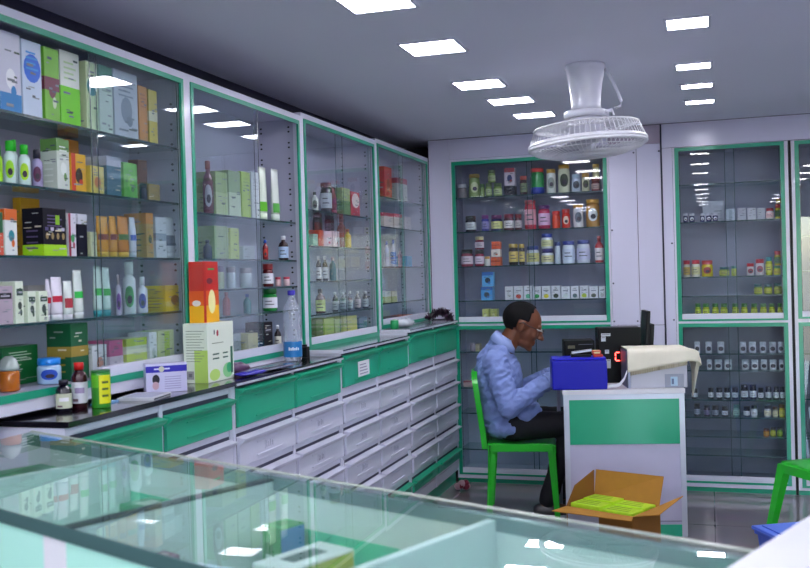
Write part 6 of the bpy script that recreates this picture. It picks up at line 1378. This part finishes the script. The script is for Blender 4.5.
# ---------------------------------------------------------------- ceiling fan
def build_fan():
    cx, cy = -.515, 4.43
    t = thing('ceiling_fan', 'white ceiling mounted cage fan hanging from the ceiling', 'fan', (cx, cy, 2.376))
    pm = mat('dcdce8', .28, coat=.4); wm = mat('e4e4ea', .35, coat=.3)
    b = MB(); b.lathe(cx, cy, [(.088, 2.3755), (.092, 2.362), (.086, 2.350), (.076, 2.29), (.068, 2.235), (.066, 2.19), (.072, 2.165)], pm, 32); b.build('ceiling_mount', t)
    b = MB(); b.lathe(cx, cy, [(.094, 2.1645), (.101, 2.158), (.101, 2.140), (.092, 2.134)], pm, 32)
    b.tube([(cx+.09, cy-.04, 2.15), (cx+.118, cy-.04, 2.155), (cx+.124, cy-.04, 2.135), (cx+.105, cy-.04, 2.115)], .008, pm, 8); b.build('swivel_collar', t)
    tl = math.radians(3.2)
    def T(x, y, z): # tilt the head a little about the y axis
        dx, dz = x-cx, z-2.06; return (cx+dx*math.cos(tl)-dz*math.sin(tl), y, 2.06+dx*math.sin(tl)+dz*math.cos(tl))
    b = MB(); b.lathe(cx, cy, [(.078, 2.133), (.080, 2.10), (.078, 2.045), (.05, 2.02)], pm, 28, T); b.build('motor', t)
    # hook pipe beside it
    b = MB(); hp = [(cx+.075, cy+.09, 2.3745), (cx+.10, cy+.09, 2.34), (cx+.13, cy+.09, 2.27), (cx+.150, cy+.09, 2.215), (cx+.147, cy+.09, 2.19), (cx+.120, cy+.09, 2.184)]
    b.tube(hp, .0075, pm, 8)
    o = b.build('ceiling_hook', None, hp[0]); tag(o, 'bent white hook hanging from the ceiling beside the fan', 'hook')
    # cage
    Rt, Rr = .236, .264; zt, zr, zb = 2.092, 2.012, 1.962
    def ringp(r, z, n=56): return [T(cx+r*math.cos(2*PI*i/n), cy+r*math.sin(2*PI*i/n), z) for i in range(n+1)]
    b = MB(); 
    for r, z, q in ((Rt, zt, .0045), (Rr, zr+.006, .006), (.17, 2.096, .002), (.10, 2.094, .003)): b.tube(ringp(r, z), q, wm, 6, False)
    for k in range(72):
        a = 2*PI*k/72; c, s = math.cos(a), math.sin(a)
        b.tube([T(cx+c*.085, cy+s*.085, 2.092), T(cx+c*.17, cy+s*.17, 2.097), T(cx+c*Rt, cy+s*Rt, zt), T(cx+c*(Rr-.008), cy+s*(Rr-.008), zr+.03), T(cx+c*Rr, cy+s*Rr, zr+.006)], .0017, wm, 4, False)
    b.build('upper_cage', t)
    b = MB()
    for r, z, q in ((Rr, zr-.006, .006), (.24, 1.986, .002), (.17, 1.966, .002), (.10, 1.958, .002)): b.tube(ringp(r, z), q, wm, 6, False)
    for k in range(72):
        a = 2*PI*k/72; c, s = math.cos(a), math.sin(a)
        b.tube([T(cx+c*Rr, cy+s*Rr, zr-.006), T(cx+c*.262, cy+s*.262, 2.0), T(cx+c*.24, cy+s*.24, 1.985), T(cx+c*.17, cy+s*.17, 1.965), T(cx+c*.05, cy+s*.05, 1.956)], .0017, wm, 4, False)
    b.lathe(cx, cy, [(.05, 1.952), (.055, 1.958), (.05, 1.964)], wm, 24, T); b.build('lower_cage', t)
    b = MB(); b.lathe(cx, cy, [(Rr-.010, zr+.020), (Rr+.003, zr+.014), (Rr+.003, zr-.012), (Rr-.010, zr-.012)], wm, 56, T, cap=False); b.build('rim_band', t)
    b = MB(); b.lathe(cx, cy, [(.035, 2.02), (.04, 2.01), (.035, 1.985), (.01, 1.978)], pm, 24, T); b.build('hub', t)
    for k in range(3):
        b = MB(); a0 = 2*PI*k/3+.5; rings = []
        for r, w, p in ((.035, .03, .5), (.09, .07, .42), (.16, .095, .34), (.215, .085, .28), (.235, .04, .25)):
            ring = []
            for (u, v) in ((-1, -.0015), (0, -.004), (1, -.0015), (1, .0015), (0, -.001), (-1, .0015)):
                x = r; y = u*w*math.cos(p); z = 2.003+u*w*math.sin(p)*.55+v
                ring.append(T(cx+x*math.cos(a0)-y*math.sin(a0), cy+x*math.sin(a0)+y*math.cos(a0), z))
            rings.append(ring)
        b.loft(rings, mat('a8aab8', .35)); b.build('blade', t)
# ---------------------------------------------------------------- camera and light
def camera():
    cd = bpy.data.cameras.new('camera'); cam = bpy.data.objects.new('camera', cd); COL.objects.link(cam)
    yaw, pit, rol = map(math.radians, (17.57, -.506, -1.587))
    f = Vector((-math.sin(yaw)*math.cos(pit), math.cos(yaw)*math.cos(pit), math.sin(pit))); rt = Vector((math.cos(yaw), math.sin(yaw), 0)); up = rt.cross(f)
    c, s = math.cos(rol), math.sin(rol); X = rt*c+up*s; Y = -rt*s+up*c
    cam.matrix_world = Matrix(((X.x, Y.x, -f.x, 0), (X.y, Y.y, -f.y, 0), (X.z, Y.z, -f.z, 1.44), (0, 0, 0, 1)))
    cd.sensor_width = 36; cd.lens = 960/810*36; cd.clip_start = .05; cd.clip_end = 60
    cd.dof.use_dof = True; cd.dof.focus_distance = 5.0; cd.dof.aperture_fstop = 6.3
    SC.camera = cam
def world():
    w = bpy.data.worlds.new('daylight'); SC.world = w; w.use_nodes = True; nt = w.node_tree
    bg = nt.nodes['Background']; sky = nt.nodes.new('ShaderNodeTexSky'); sky.sky_type = 'NISHITA'; sky.sun_disc = False; sky.sun_elevation = math.radians(40)
    nt.links.new(sky.outputs[0], bg.inputs[0]); bg.inputs[1].default_value = .9
    SC.view_settings.view_transform = 'Standard'; SC.view_settings.look = 'None'; SC.view_settings.gamma = 1
    SC.view_settings.exposure = EXPOSURE; SC.view_settings.use_curve_mapping = False
    SC.cycles.transparent_max_bounces = 32; SC.cycles.max_bounces = 10; SC.cycles.sample_clamp_indirect = 6
EXPOSURE = 1.55
build_room(); build_lights(); build_left_cabinets(); build_base_cabinets(); build_back_wall(); build_items(); build_worktop_goods()
build_counter(); build_desk(); cloth_sheet(); build_floor_box(); build_bin()
build_chair('plastic_chair', 'bright green plastic chair the man sits on', -1.10, 5.69, math.radians(10), 0, 'green plastic chairs')
build_chair('plastic_chair', 'bright green plastic chair cut by the right edge of view', .598, 5.15, math.radians(214), .06, 'green plastic chairs')
build_man(); build_fan(); camera(); world()
